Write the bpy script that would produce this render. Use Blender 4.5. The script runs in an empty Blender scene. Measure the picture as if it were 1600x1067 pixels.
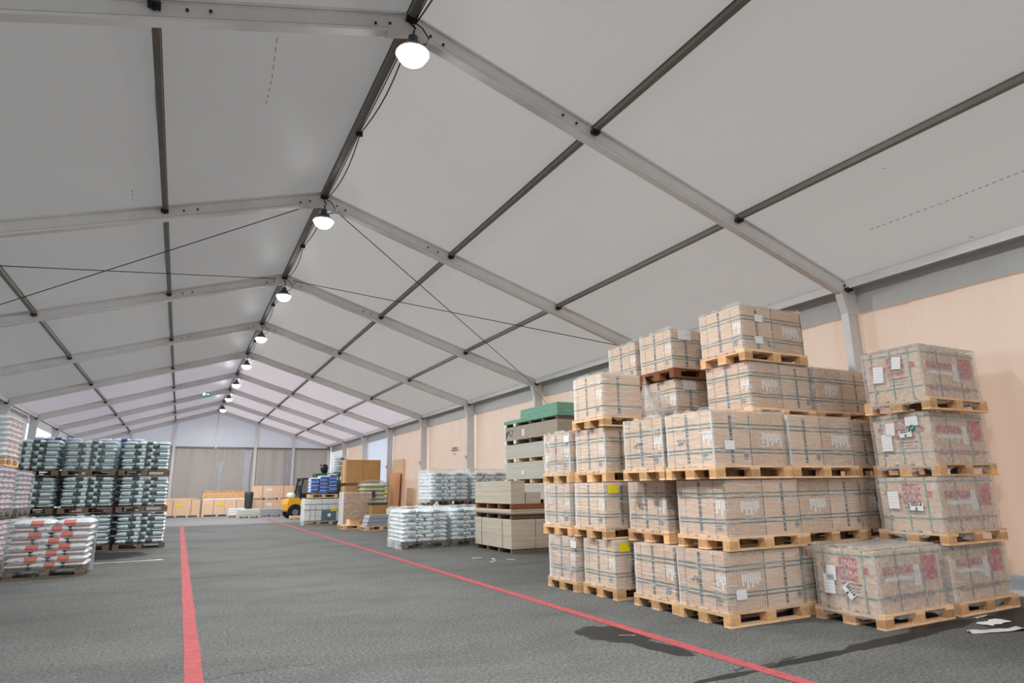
import bpy, math, random
from mathutils import Vector, Matrix, noise
random.seed(7)
SC = bpy.context.scene
COL = SC.collection
V = Vector

# ------------------------------------------------------------------ camera
YAW, PITCH, ROLL = 0.4772, 0.2273, -0.0145
fw = V((math.sin(YAW)*math.cos(PITCH), math.cos(YAW)*math.cos(PITCH), math.sin(PITCH)))
rt = V((math.cos(YAW), -math.sin(YAW), 0)); up = rt.cross(fw)
r2 = rt*math.cos(ROLL)+up*math.sin(ROLL); u2 = -rt*math.sin(ROLL)+up*math.cos(ROLL)
cd = bpy.data.cameras.new('camera'); cam = bpy.data.objects.new('camera', cd); COL.objects.link(cam)
cam.matrix_world = Matrix(((r2.x, u2.x, -fw.x, -1.869), (r2.y, u2.y, -fw.y, -6.03), (r2.z, u2.z, -fw.z, 1.45), (0, 0, 0, 1)))
cd.sensor_fit = 'HORIZONTAL'; cd.sensor_width = 36; cd.lens = 986.4/1600*36; cd.clip_end = 300; cd.clip_start = .05
SC.camera = cam

# ------------------------------------------------------------------ world, sun, exposure
w = bpy.data.worlds.new('sky'); SC.world = w; w.use_nodes = True
bg = w.node_tree.nodes['Background']; bg.inputs[0].default_value = (0.86, 0.93, 1.0, 1); bg.inputs[1].default_value = 1.15
sl = bpy.data.lights.new('sun', 'SUN'); sl.energy = 6.0; sl.angle = math.radians(1.2); sl.color = (1.0, .95, .88)
sun = bpy.data.objects.new('sun', sl); COL.objects.link(sun)
sdir = V((0.86, -0.08, 0.50)).normalized()          # towards the sun: over the right-hand eave
sun.rotation_euler = sdir.to_track_quat('Z', 'Y').to_euler()
vs = SC.view_settings
vs.view_transform = 'Standard'; vs.look = 'None'; vs.exposure = 0.0; vs.gamma = 1.0; vs.use_curve_mapping = False
LAMP_W = 305.0
cy = SC.cycles; cy.max_bounces = 8; cy.diffuse_bounces = 3; cy.glossy_bounces = 2; cy.transparent_max_bounces = 10

# ------------------------------------------------------------------ materials
MATS = {}
def lin(c):
    return tuple(((v/255)/12.92 if v/255 <= .04045 else ((v/255+.055)/1.055)**2.4) for v in c)+(1,)
class NT:
    def __init__(s, name):
        m = bpy.data.materials.new(name); m.use_nodes = True; s.m = m; s.t = m.node_tree; s.t.nodes.clear()
        s.out = s.n('ShaderNodeOutputMaterial')
    def n(s, typ, **kw):
        nd = s.t.nodes.new(typ)
        for k, v in kw.items():
            if k[0] == '_': setattr(nd, k[1:], v)
            else: s.put(nd, k, v)
        return nd
    def put(s, nd, k, v):
        k = int(k[1:]) if k[0] == 'i' and k[1:].isdigit() else k.replace('__', ' ')
        if hasattr(v, 'bl_idname') or isinstance(v, bpy.types.NodeSocket):
            s.t.links.new(v if isinstance(v, bpy.types.NodeSocket) else v.outputs[0], nd.inputs[k])
        else: nd.inputs[k].default_value = v
    def coord(s, kind='Object', scale=(1, 1, 1), loc=(0, 0, 0), rand=False):
        tc = s.n('ShaderNodeTexCoord'); src = tc.outputs[kind]
        if rand:
            oi = s.n('ShaderNodeObjectInfo'); mu = s.n('ShaderNodeMath', _operation='MULTIPLY', i0=oi.outputs['Random'], i1=37.0)
            ad = s.n('ShaderNodeVectorMath', _operation='ADD', i0=src); s.t.links.new(mu.outputs[0], ad.inputs[1]); src = ad.outputs[0]
        mp = s.n('ShaderNodeMapping', Vector=src, Scale=scale, Location=loc); return mp.outputs[0]
    def noise(s, vec, scale=5., detail=4., rough=.55):
        return s.n('ShaderNodeTexNoise', Vector=vec, Scale=scale, Detail=detail, Roughness=rough).outputs[0]
    def ramp(s, fac, stops):
        r = s.n('ShaderNodeValToRGB', Fac=fac); e = r.color_ramp.elements
        while len(e) < len(stops): e.new(.5)
        for el, (p, c) in zip(e, stops): el.position = p; el.color = c if len(c) == 4 else tuple(c)+(1,)
        return r.outputs[0]
    def math(s, op, a, b=0., clamp=False):
        return s.n('ShaderNodeMath', _operation=op, _use_clamp=clamp, i0=a, i1=b).outputs[0]
    def mix(s, f, a, b, blend='MIX'):
        m = s.n('ShaderNodeMix', _data_type='RGBA', _blend_type=blend)
        s.put(m, 'i0', f); s.put(m, 'i6', a); s.put(m, 'i7', b); return m.outputs[2]
    def bump(s, h, strength=.3, dist=.01):
        return s.n('ShaderNodeBump', Height=h, Strength=strength, Distance=dist).outputs[0]
    def bsdf(s, col, rough=.6, metal=0., bump=None, spec=.5):
        p = s.n('ShaderNodeBsdfPrincipled'); s.put(p, 'Base Color', col); s.put(p, 'Roughness', rough); s.put(p, 'Metallic', metal)
        s.put(p, 'Specular IOR Level', spec)
        if bump is not None: s.put(p, 'Normal', bump)
        return p.outputs[0]
    def done(s, sh):
        s.t.links.new(sh, s.out.inputs[0]); return s.m

def simple(name, rgb, rough=.6, metal=0., var=.12, nscale=6., bump=.0, bscale=40., spec=.4, rand=0., stretch=(1, 1, 1)):
    """plain painted / printed surface with slight procedural unevenness"""
    t = NT(name); c = t.coord(scale=stretch, rand=True); nz = t.noise(c, nscale)
    c0 = lin(rgb); dk = tuple(v*(1-var) for v in c0[:3])+(1,); lt = tuple(min(1, v*(1+var)) for v in c0[:3])+(1,)
    col = t.ramp(nz, [(.25, dk), (.75, lt)])
    if rand:
        oi = t.n('ShaderNodeObjectInfo'); v = t.math('MULTIPLY_ADD', oi.outputs['Random'], 2*rand)
        t.t.nodes[-1].inputs[2].default_value = 1-rand
        hs = t.n('ShaderNodeHueSaturation', Color=col, Value=v); col = hs.outputs[0]
    b = t.bump(t.noise(c, bscale), bump) if bump else None
    MATS[name] = t.done(t.bsdf(col, rough, metal, b, spec)); return MATS[name]

simple('aluminium', (214, 211, 209), .45, .1, .06, 3, .05, 60)
simple('aluminium_dark', (112, 106, 100), .45, .3, .08, 4)
simple('steel_dark', (48, 46, 45), .45, .6, .1)
simple('steel_bright', (200, 200, 198), .3, .8, .05)
simple('cable_black', (26, 26, 28), .6)
simple('wire_rope', (70, 68, 66), .5, .5)
simple('wood_pale', (226, 186, 146), .75, 0, .26, 5, .25, 30, .3, .24, (1, 6, 6))
simple('wood_block', (208, 160, 112), .8, 0, .28, 9, .2, 40, .3, .28)
simple('wood_grey', (110, 94, 78), .85, 0, .2, 5, .25, 30, .3, .15, (1, 6, 6))
simple('wood_red', (128, 78, 52), .8, 0, .2, 6, .2, 30, .3, .15, (1, 6, 6))
simple('cardboard', (228, 190, 158), .8, 0, .07, 3, .12, 50, .25, .07)
simple('cardboard_packs', (220, 180, 147), .8, 0, .1, 8, .1, 50, .25, .05)
simple('cardboard_dark', (176, 134, 86), .8, 0, .08, 3, .1, 40, .25)
simple('cardboard_red', (218, 184, 154), .75, 0, .08, 5, .1, 40, .25)
simple('print_dark', (66, 62, 66), .7)
simple('print_line', (92, 80, 72), .7)
simple('print_grey', (112, 116, 122), .7)
simple('print_white', (246, 244, 240), .7, var=.04)
simple('print_red', (190, 58, 66), .65, var=.1)
simple('print_black', (40, 36, 40), .7)
simple('print_green', (38, 120, 92), .6)
simple('print_blue', (24, 28, 104), .6)
simple('print_yellow', (232, 208, 40), .6)
simple('strap_green', (52, 104, 96), .4, var=.2)
simple('strap_teal', (92, 140, 128), .4, var=.2)
simple('bag_white', (232, 236, 238), .42, 0, .08, 12, .35, 14, .5, .06)
simple('bag_blue_white', (176, 198, 214), .42, 0, .1, 12, .35, 14, .5, .06)
simple('board_edge', (199, 186, 168), .75, 0, .1, 3, .2, 30, .3, .04, (1, 1, 14))
simple('board_grey', (196, 192, 180), .75, 0, .06, 3, .1, 30, .3, .04, (1, 1, 14))
simple('board_green', (126, 176, 152), .7, 0, .14, 6, .1, 30)
simple('board_speckle', (176, 164, 146), .75, 0, .22, 26, .1, 30)
simple('plywood', (214, 152, 104), .7, 0, .15, 4, .1, 30, .3, 0, (1, 1, .2))
simple('plywood_pale', (222, 184, 148), .7, 0, .1, 4, .1, 30, .3, 0, (1, 1, .2))
simple('forklift_yellow', (226, 166, 34), .35, 0, .08)
simple('forklift_black', (30, 31, 34), .45)
simple('rubber', (24, 24, 25), .8)
simple('rim_grey', (120, 118, 112), .5)
simple('plastic_green', (62, 112, 84), .5, 0, .15)
simple('plastic_darkgreen', (58, 66, 62), .55)
simple('plastic_black', (22, 20, 24), .35)
simple('zinc', (168, 174, 182), .35, .5, .1)
simple('foam_white', (224, 226, 224), .6, var=.06)
simple('paper_white', (232, 230, 228), .7, var=.03)
simple('cream_wrap', (196, 198, 170), .35, 0, .12, 10, .4, 12)
simple('poster_teal', (70, 104, 112), .5)
simple('scrap_film', (210, 206, 200), .35, 0, .1, 20, .5, 20)
simple('line_red', (168, 80, 82), .8, 0, .25, 14, .2, 120, .2)
simple('lamp_housing', (70, 78, 88), .4, .5)

def m_label():
    t = NT('label_paper'); c = t.coord('Generated', (1, 1, 1)); sx = t.n('ShaderNodeSeparateXYZ', Vector=c)
    wv = t.math('FRACT', t.math('MULTIPLY', sx.outputs[2], 6.0)); ln = t.math('LESS_THAN', wv, .3)
    nz = t.noise(t.coord('Generated', (9, 9, 40)), 3., 1.); on = t.math('MULTIPLY', ln, t.math('GREATER_THAN', nz, .5))
    MATS['label_paper'] = t.done(t.bsdf(t.mix(t.math('MULTIPLY', on, .45), lin((236, 234, 234)), lin((70, 70, 80))), .6))
m_label()

def m_film(name, lo, hi, rough, haze, scale, wrinkle, mn=.40):
    """stretch film: clear with whitish, glossy wrinkles"""
    t = NT(name); c = t.coord('Object', scale, rand=True); nz = t.noise(c, 4., 5., .6)
    fac = t.n('ShaderNodeMapRange', Value=nz); fac.inputs[1].default_value = mn; fac.inputs[2].default_value = .72; fac.inputs[3].default_value = lo; fac.inputs[4].default_value = hi
    lw = t.n('ShaderNodeLayerWeight'); lw.inputs[0].default_value = .12
    f2 = t.math('ADD', fac.outputs[0], t.math('MULTIPLY', lw.outputs['Fresnel'], .5), True)
    bp = t.bump(nz, wrinkle, .02)
    p = t.bsdf(haze, rough, 0, bp, .9)
    tr = t.n('ShaderNodeBsdfTransparent'); tr.inputs[0].default_value = (.97, .98, .98, 1)
    mx = t.n('ShaderNodeMixShader'); t.put(mx, 'i0', f2); t.put(mx, 'i1', tr.outputs[0]); t.put(mx, 'i2', p)
    MATS[name] = t.done(mx.outputs[0])
m_film('film_tight', .17, .8, .12, (.98, .98, .97, 1), (1.1, 1.1, 24), .9, .51)
m_film('film_loose', .2, .44, .13, (.9, .88, .87, 1), (4, 4, 6), .9, .42)
m_film('film_torn', .45, .85, .2, (.8, .78, .76, 1), (3, 3, 7), 1.0)
m_film('film_clear', .0, .18, .12, (.9, .92, .92, 1), (4, 4, 9), 1.0)

def m_fabric(name, diff, trans, amount, folds=0., gloss=.35, spec=.35, stain=.06):
    """coated tent fabric: reflects inside light, lets some daylight through"""
    t = NT(name); c = t.coord('Object'); nz = t.noise(c, .9, 5.)
    d = lin(diff); col = t.ramp(nz, [(.3, tuple(v*(1-stain) for v in d[:3])+(1,)), (.7, d)])
    b = t.bump(t.noise(t.coord('Object', (.6, 9, .25) if folds else (1.2, 7, 7)), 2.), .12 if folds else .05, .03)
    p = t.bsdf(col, gloss, 0, b, spec)
    tr = t.n('ShaderNodeBsdfTranslucent'); t.put(tr, 'Color', lin(trans))
    mx = t.n('ShaderNodeMixShader'); mx.inputs[0].default_value = amount; t.put(mx, 'i1', p); t.put(mx, 'i2', tr.outputs[0])
    MATS[name] = t.done(mx.outputs[0])
m_fabric('roof_fabric', (152, 149, 146), (236, 233, 231), .15, 0., .5)
m_fabric('roof_fabric_thin', (184, 179, 183), (246, 236, 246), .20)
m_fabric('wall_peach', (206, 198, 188), (246, 200, 172), .15, 1.)
m_fabric('wall_white', (206, 212, 222), (215, 232, 255), .2, 1.)
m_fabric('wall_side_white', (206, 204, 204), (240, 240, 245), .22, 1.)
m_fabric('gable_white', (222, 222, 228), (236, 238, 250), .28)
m_fabric('gable_curtain', (176, 168, 160), (226, 214, 204), .16, 1.)
m_fabric('valance_grey', (184, 182, 178), (220, 216, 210), .03, 1.)
m_fabric('skirt_grey', (176, 178, 190), (200, 204, 214), .1, 1.)

def m_floor():
    t = NT('asphalt'); c = t.coord('Object')
    big = t.noise(c, .35, 4.); fine = t.noise(c, 34., 4., .7); mid = t.noise(c, 4., 5.)
    col = t.ramp(big, [(.3, lin((70, 70, 68))), (.7, lin((97, 96, 93)))])
    col = t.mix(t.math('MULTIPLY', t.math('SUBTRACT', mid, .3, True), .5), col, lin((62, 61, 59)))
    col = t.mix(t.ramp(fine, [(.32, (0, 0, 0)), (.68, (1, 1, 1))]), t.mix(.45, col, (.02, .02, .02, 1)), t.mix(.24, col, lin((196, 194, 188))))
    st = t.noise(t.coord('Object', (.5, 1.1, 1)), .9, 6., .65)
    col = t.mix(t.ramp(st, [(.45, (0, 0, 0)), (.75, (.42, .42, .42))]), col, lin((52, 51, 49)))
    far_lit = t.n('ShaderNodeMapRange', Value=t.math('ADD', t.n('ShaderNodeSeparateXYZ', Vector=c).outputs[1], t.noise(c, .9, 4.))); far_lit.inputs[1].default_value = 26.4; far_lit.inputs[2].default_value = 27.6
    col = t.mix(t.math('MULTIPLY', far_lit.outputs[0], .75), col, lin((138, 136, 136)))  # far floor colour paled to paint in daylight from the left opening
    # seams and wet patches, each with its own ragged outline
    sx = t.n('ShaderNodeSeparateXYZ', Vector=c); x, y = sx.outputs[0], sx.outputs[1]
    wob = t.math('MULTIPLY', t.math('SUBTRACT', t.noise(c, 1.6, 6., .65), .5), .5)
    yw = t.math('ADD', y, wob)
    def line(y0, slope, wd, x0, x1):
        dy = t.math('ABSOLUTE', t.math('SUBTRACT', yw, t.math('MULTIPLY_ADD', x, slope)))
        t.t.nodes[-3].inputs[2].default_value = y0 if t.t.nodes[-3].operation == 'MULTIPLY_ADD' else 0
        for nd in list(t.t.nodes)[-3:]:
            if nd.operation == 'MULTIPLY_ADD': nd.inputs[2].default_value = y0
        m = t.math('LESS_THAN', dy, wd)
        return t.math('MULTIPLY', m, t.math('MULTIPLY', t.math('GREATER_THAN', x, x0), t.math('LESS_THAN', x, x1)))
    seam = None
    for a in ((6.75, -.09, .018, -3.2, 2.1), (0.03, 0., .012, -1.62, -.7), (5.0, .08, .016, 2.1, 5.0), (-1.98, .02, .02, 2.2, 3), (11.2, .05, .03, -6, -1.9), (10.4, -.03, .02, -4.2, -2.6), (16.5, .02, .03, -1, 2.6), (19.5, .02, .03, -.5, 2.2), (13.4, .03, .03, -1.5, 3.3)):
        l = line(*a); seam = l if seam is None else t.math('MAXIMUM', seam, l)
    col = t.mix(t.math('MULTIPLY', seam, .75), col, (.03, .03, .028, 1))
    def blob(cx, cy, ax, ay, ang, soft=.25):
        dx = t.math('SUBTRACT', x, cx); dy = t.math('SUBTRACT', y, cy); ca, sa = math.cos(ang), math.sin(ang)
        u = t.math('ADD', t.math('MULTIPLY', dx, ca/ax), t.math('MULTIPLY', dy, sa/ax))
        v = t.math('ADD', t.math('MULTIPLY', dx, -sa/ay), t.math('MULTIPLY', dy, ca/ay))
        r = t.math('ADD', t.math('MULTIPLY', u, u), t.math('MULTIPLY', v, v))
        r = t.math('ADD', r, t.math('MULTIPLY', t.math('SUBTRACT', t.noise(c, 5., 5.), .5), 1.6))
        mr = t.n('ShaderNodeMapRange', Value=r); mr.inputs[1].default_value = 1.1; mr.inputs[2].default_value = 1.1-soft; return mr.outputs[0]
    wet = None
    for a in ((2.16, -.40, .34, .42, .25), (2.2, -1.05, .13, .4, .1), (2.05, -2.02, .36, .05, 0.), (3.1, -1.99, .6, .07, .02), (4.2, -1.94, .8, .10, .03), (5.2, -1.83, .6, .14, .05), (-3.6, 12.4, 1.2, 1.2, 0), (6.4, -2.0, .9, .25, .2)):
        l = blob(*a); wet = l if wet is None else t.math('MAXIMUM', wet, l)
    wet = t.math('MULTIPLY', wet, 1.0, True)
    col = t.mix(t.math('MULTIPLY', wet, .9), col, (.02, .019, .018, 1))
    rough = t.math('SUBTRACT', .9, t.math('MULTIPLY', wet, .4))
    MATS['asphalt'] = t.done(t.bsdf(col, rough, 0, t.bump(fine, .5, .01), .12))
m_floor()

def m_bag(name, body, patch, lo, hi, stripes=None, txt=(120, 120, 124)):
    """printed sack: patch wraps round the sack between two places along its length"""
    t = NT(name); g = t.coord('Generated'); s = t.n('ShaderNodeSeparateXYZ', Vector=g); x, z = s.outputs[0], s.outputs[2]
    nz = t.noise(t.coord('Object', rand=True), 9., 4.); b = lin(body)
    col = t.ramp(nz, [(.3, tuple(v*.85 for v in b[:3])+(1,)), (.7, b)])
    if stripes:
        fr = t.math('MULTIPLY', t.math('GREATER_THAN', t.math('FRACT', t.math('MULTIPLY', z, 2.5)), .62), .75)
        fr = t.math('MULTIPLY', fr, t.math('MULTIPLY', t.math('GREATER_THAN', x, .12), t.math('LESS_THAN', x, .85)))
        col = t.mix(fr, col, lin(stripes))
    if patch:
        f = t.math('MULTIPLY', t.math('GREATER_THAN', x, lo), t.math('LESS_THAN', x, hi))
        f = t.math('MULTIPLY', f, t.math('MULTIPLY', t.math('GREATER_THAN', z, .14), t.math('LESS_THAN', z, .9)))
        col = t.mix(t.math('MULTIPLY', f, .92), col, lin(patch))
        f2 = t.math('MULTIPLY', t.math('GREATER_THAN', x, lo-.22), t.math('LESS_THAN', x, lo-.13))
        f2 = t.math('MULTIPLY', f2, t.math('MULTIPLY', t.math('GREATER_THAN', z, .42), t.math('LESS_THAN', z, .6)))
        col = t.mix(t.math('MULTIPLY', f2, .6), col, lin(txt))
    MATS[name] = t.done(t.bsdf(col, .45, 0, t.bump(t.noise(t.coord('Object', rand=True), 16.), .4, .02), .5))
for nm, body, pt, en in (('orange', (232, 232, 234), (226, 108, 80), (214, 120, 104)), ('green', (218, 230, 232), (40, 56, 52), (58, 80, 80)), ('blue', (204, 218, 232), (34, 44, 110), (150, 164, 190)), ('redstripe', (206, 204, 208), (176, 70, 80), (182, 84, 92))):
    m_bag('sack_%s_right' % nm, body, pt, .46, .78); m_bag('sack_%s_left' % nm, body, pt, .24, .54)
    m_bag('sack_%s_end' % nm, body, None, 0, 0, en)
m_bag('sack_deepblue', (222, 226, 232), (40, 104, 205), .05, .95)

def m_glass():
    t = NT('cab_glass'); g = t.n('ShaderNodeBsdfGlossy'); g.inputs['Roughness'].default_value = .05; tr = t.n('ShaderNodeBsdfTransparent'); tr.inputs[0].default_value = (.35, .48, .46, 1)
    mx = t.n('ShaderNodeMixShader'); mx.inputs[0].default_value = .12; t.put(mx, 'i1', tr.outputs[0]); t.put(mx, 'i2', g.outputs[0]); MATS['cab_glass'] = t.done(mx.outputs[0])
m_glass()
def m_emit(name, rgb, s):
    t = NT(name); e = t.n('ShaderNodeEmission'); e.inputs[0].default_value = rgb+(1,); e.inputs[1].default_value = s; MATS[name] = t.done(e.outputs[0])
m_emit('lamp_glow', (.96, .99, 1.0), 40.); m_emit('exit_green', (.03, .35, .2), .8); m_emit('exit_white', (.9, 1., .95), 1.)

# ------------------------------------------------------------------ mesh helpers
class B:
    def __init__(s): s.v = []; s.f = []
    def add(s, vs, fs):
        o = len(s.v); s.v += [tuple(p) for p in vs]; s.f += [tuple(i+o for i in f) for f in fs]; return s
    def box(s, x0, x1, y0, y1, z0, z1):
        return s.add([(x0, y0, z0), (x1, y0, z0), (x1, y1, z0), (x0, y1, z0), (x0, y0, z1), (x1, y0, z1), (x1, y1, z1), (x0, y1, z1)],
                     [(0, 3, 2, 1), (4, 5, 6, 7), (0, 1, 5, 4), (1, 2, 6, 5), (2, 3, 7, 6), (3, 0, 4, 7)])
    def cbox(s, x0, x1, y0, y1, z0, z1, c=.006):
        """box with chamfered vertical and top edges"""
        r = []
        for z, k in ((z0, 0), (z1-c, 0), (z1, c)):
            a, b, e, d = x0+k, x1-k, y0+k, y1-k
            r += [(a+c, e, z), (b-c, e, z), (b, e+c, z), (b, d-c, z), (b-c, d, z), (a+c, d, z), (a, d-c, z), (a, e+c, z)]
        f = [tuple(range(7, -1, -1)), tuple(range(16, 24))]
        for L in (0, 8):
            for i in range(8): f.append((L+i, L+(i+1) % 8, L+8+(i+1) % 8, L+8+i))
        return s.add(r, f)
    def beam(s, p0, p1, wd, h, upv=(0, 0, 1), wo=0., ho=0.):
        p0, p1 = V(p0), V(p1); d = (p1-p0).normalized(); sd = d.cross(V(upv)).normalized(); u = sd.cross(d)
        vs = []
        for p in (p0, p1):
            for a, b in ((-1, -1), (1, -1), (1, 1), (-1, 1)): vs.append(p+sd*(wo+a*wd/2)+u*(ho+b*h/2))
        return s.add(vs, [(0, 3, 2, 1), (4, 5, 6, 7), (0, 1, 5, 4), (1, 2, 6, 5), (2, 3, 7, 6), (3, 0, 4, 7)])
    def cyl(s, p0, p1, r, n=12, r1=None):
        p0, p1 = V(p0), V(p1); d = (p1-p0).normalized(); a = d.orthogonal().normalized(); b = d.cross(a); r1 = r if r1 is None else r1
        vs = [p0+(a*math.cos(t)+b*math.sin(t))*r for t in [2*math.pi*i/n for i in range(n)]]+[p1+(a*math.cos(t)+b*math.sin(t))*r1 for t in [2*math.pi*i/n for i in range(n)]]
        return s.add(vs, [tuple(range(n-1, -1, -1)), tuple(range(n, 2*n))]+[(i, (i+1) % n, n+(i+1) % n, n+i) for i in range(n)])
    def tube(s, pts, r, n=6):
        pts = [V(p) for p in pts]; vs = []; fs = []
        for i, p in enumerate(pts):
            d = (pts[min(i+1, len(pts)-1)]-pts[max(i-1, 0)]).normalized(); a = d.cross(V((0.13, .21, 1))).normalized(); b = d.cross(a)
            vs += [p+(a*math.cos(2*math.pi*k/n)+b*math.sin(2*math.pi*k/n))*r for k in range(n)]
        for i in range(len(pts)-1):
            for k in range(n): fs.append((i*n+k, i*n+(k+1) % n, (i+1)*n+(k+1) % n, (i+1)*n+k))
        fs += [tuple(range(n-1, -1, -1)), tuple(range((len(pts)-1)*n, len(pts)*n))]
        return s.add(vs, fs)
    def prism(s, prof, y0, y1):
        """profile in (x, z) pushed along y"""
        n = len(prof); return s.add([(x, y0, z) for x, z in prof]+[(x, y1, z) for x, z in prof],
            [tuple(range(n)), tuple(range(2*n-1, n-1, -1))]+[(i, i+n, (i+1) % n+n, (i+1) % n) for i in range(n)])
    def grid(s, fn, nu, nv):
        return s.add([fn(i/nu, j/nv) for j in range(nv+1) for i in range(nu+1)], [(j*(nu+1)+i, j*(nu+1)+i+1, (j+1)*(nu+1)+i+1, (j+1)*(nu+1)+i) for j in range(nv) for i in range(nu)])
    def mesh(s, name, mat, smooth=False):
        me = bpy.data.meshes.new(name); me.from_pydata(s.v, [], s.f); me.materials.append(MATS[mat])
        if smooth: me.polygons.foreach_set('use_smooth', [True]*len(me.polygons))
        me.update(); return me

def ob(name, me, parent=None, loc=(0, 0, 0), rz=0., label=None, rot=None):
    o = bpy.data.objects.new(name, me); COL.objects.link(o); o.parent = parent; o.location = loc
    o.rotation_euler = rot if rot else (0, 0, rz)
    if label: o['label'] = label
    return o
def thing(name, label, cat, loc=(0, 0, 0), rz=0., group=None, me=None):
    o = ob(name, me, None, loc, rz, label); o['category'] = cat
    if group: o['group'] = group
    return o
def struct(name, label, me=None, loc=(0, 0, 0)):
    o = ob(name, me, None, loc, 0, label); o['kind'] = 'structure'; o['category'] = name.split('_')[0]; return o
def text_mesh(name, body, size, mat, extrude=.0015):
    cu = bpy.data.curves.new('t', 'FONT'); cu.body = body; cu.size = size; cu.extrude = extrude; cu.resolution_u = 2; cu.align_x = 'CENTER'; cu.align_y = 'CENTER'; cu.offset = size*.02
    o = bpy.data.objects.new('t', cu); COL.objects.link(o); dg = bpy.context.evaluated_depsgraph_get()
    me = bpy.data.meshes.new_from_object(o.evaluated_get(dg)); me.name = name
    bpy.data.objects.remove(o); me.materials.clear(); me.materials.append(MATS[mat]); return me
RX_FRONT = (math.pi/2, 0, 0)                 # text plane facing -Y
RX_LEFT = (math.pi/2, 0, -math.pi/2)         # text plane facing -X
ORD = ['first', 'second', 'third', 'fourth', 'fifth', 'sixth', 'seventh', 'eighth', 'ninth', 'tenth']

# ------------------------------------------------------------------ tent shell
W, HE, HR, BAY = 7.27, 4.464, 6.719, 5.0
SLOPE = (HR-HE)/W
def zr(x): return HR-SLOPE*abs(x)
Y0, YN = -10.0, 40.0
XW = 7.47                                     # side fabric

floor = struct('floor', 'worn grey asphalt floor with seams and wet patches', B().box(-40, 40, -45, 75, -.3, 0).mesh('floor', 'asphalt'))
for nm, xc, ya, yb, lab in (('trim_1', -1.63, -6, 26.0, 'red painted line on the asphalt left of the aisle'), ('trim_2', 2.42, -6, 31.0, 'red painted line on the asphalt beside the tile pallets')):
    b = B()
    n = 40
    b.grid(lambda u, v: (xc+(u-.5)*.135+.004*math.sin(v*90), ya+(yb-ya)*v, .003), 1, n)
    b.grid(lambda u, v: (xc+(u-.5)*.135+.004*math.sin(v*90), ya+(yb-ya)*v, .0005), 1, n)
    struct(nm, lab, b.mesh(nm, 'line_red'))

ceiling = struct('ceiling', 'grey-white coated fabric roof of the storage tent')
for k in range(-2, 8):
    for sgn in (-1, 1):
        ya, yb = k*BAY+.05, (k+1)*BAY+.05
        def fn(u, v, sgn=sgn, ya=ya, yb=yb, k=k):
            x = sgn*(7.80*u); y = ya+(yb-ya)*v
            wr = .022*noise.noise((x*1.3+k*7, y*.9, sgn))*math.sin(math.pi*v)
            return (x, y, zr(x)+.075+wr-.03*math.sin(math.pi*v)*math.sin(math.pi*u))
        ob('roof_panel', B().grid(fn, 24, 12).mesh('roof_panel', 'roof_fabric' if k < 4 else 'roof_fabric_thin', True), ceiling)

def wall_fn(sx, ya, yb, z0, z1, amp, seed):
    def fn(u, v):
        y = ya+(yb-ya)*u; z = z0+(z1-z0)*v
        f = amp*noise.noise((y*2.2, z*.18, seed))+amp*.8*noise.noise((y*6.5, z*.22, seed+3))+amp*.35*noise.noise((y*15, z*.3, seed+8))
        return (sx*(XW+f+.10*max(0, 1-z/1.2)**2), y, z)
    return fn
wall_r = struct('wall_right', 'peach translucent fabric side wall of the tent, sunlit from outside')
for k in range(-2, 8):
    mat = 'wall_white' if k in (5,) else ('wall_side_white' if k == 7 else 'wall_peach')
    ob('wall_panel', B().grid(wall_fn(1, k*5+.02, k*5+5.02, .30, 4.62, .024, k), 90, 12).mesh('wall_panel', mat, True), wall_r)
    ob('valance', B().grid(lambda u, v, k=k: (XW-.045+.012*noise.noise((u*22, v*2, k)), k*5+.13+4.87*u, 4.04+.5*v), 40, 3).mesh('valance', 'valance_grey', True), wall_r, label='grey fabric strip hanging below the eave')
    ob('ground_skirt', B().grid(lambda u, v, k=k: (XW+.16+.30*(1-v)**2-.02*noise.noise((u*9, k, 0)), k*5+.02+5*u, .06+.30*v), 16, 5).mesh('ground_skirt', 'skirt_grey', True), wall_r, label='grey skirt strip along the wall foot')
wall_l = struct('wall_left', 'off-white fabric side wall behind the bag stacks, partly open')
for k in (-2, -1, 0, 1, 2, 3, 4, 7):
    ob('wall_panel', B().grid(wall_fn(-1, k*5+.02, k*5+5.02, .05, 4.62, .018, k+20), 34, 10).mesh('wall_panel', 'wall_side_white', True), wall_l)
wall_b = struct('wall_back', 'far gable wall with grey curtains under white fabric')
def gtop(x): return zr(x)+.02
for i, (xa, xb) in enumerate(((-7.4, -4.85), (-4.85, -2.42), (-2.42, 0), (0, 2.42), (2.42, 4.85), (4.85, 7.4))):
    ob('gable_panel', B().grid(lambda u, v: (xa+(xb-xa)*u, 40.12, 4.25+(gtop(xa+(xb-xa)*u)-4.25)*v), 8, 4).mesh('gable_panel', 'gable_white', True), wall_b)
for i, (xa, xb) in enumerate(((-7.4, -2.32), (-2.32, .55), (.55, 1.95), (1.95, 4.75), (4.75, 7.4))):
    ob('curtain', B().grid(lambda u, v, i=i: (xa+(xb-xa)*u, 40.05-.05*math.sin(u*(xb-xa)*5.2+i)*(1-.6*v)-.09*noise.noise((u*(xb-xa)*2.3, v*1.1, i*3)), .05+4.22*v), 40, 8).mesh('curtain', 'gable_curtain', True), wall_b)
for xa, wd, z1 in ((.35, .28, 3.3), (1.95, .5, 4.1), (4.55, .3, 4.1)):
    ob('gathered_fabric', B().grid(lambda u, v: (xa+wd*(u-.5)*(.6+.4*v)+.03*math.sin(v*7), 39.93-.05*math.sin(u*19+v*3)-.04*noise.noise((u*7, v*9, xa)), .3+(z1-.3)*v), 22, 14).mesh('gathered_fabric', 'gable_white', True), wall_b, label='pale gathered plastic sheet')
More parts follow.
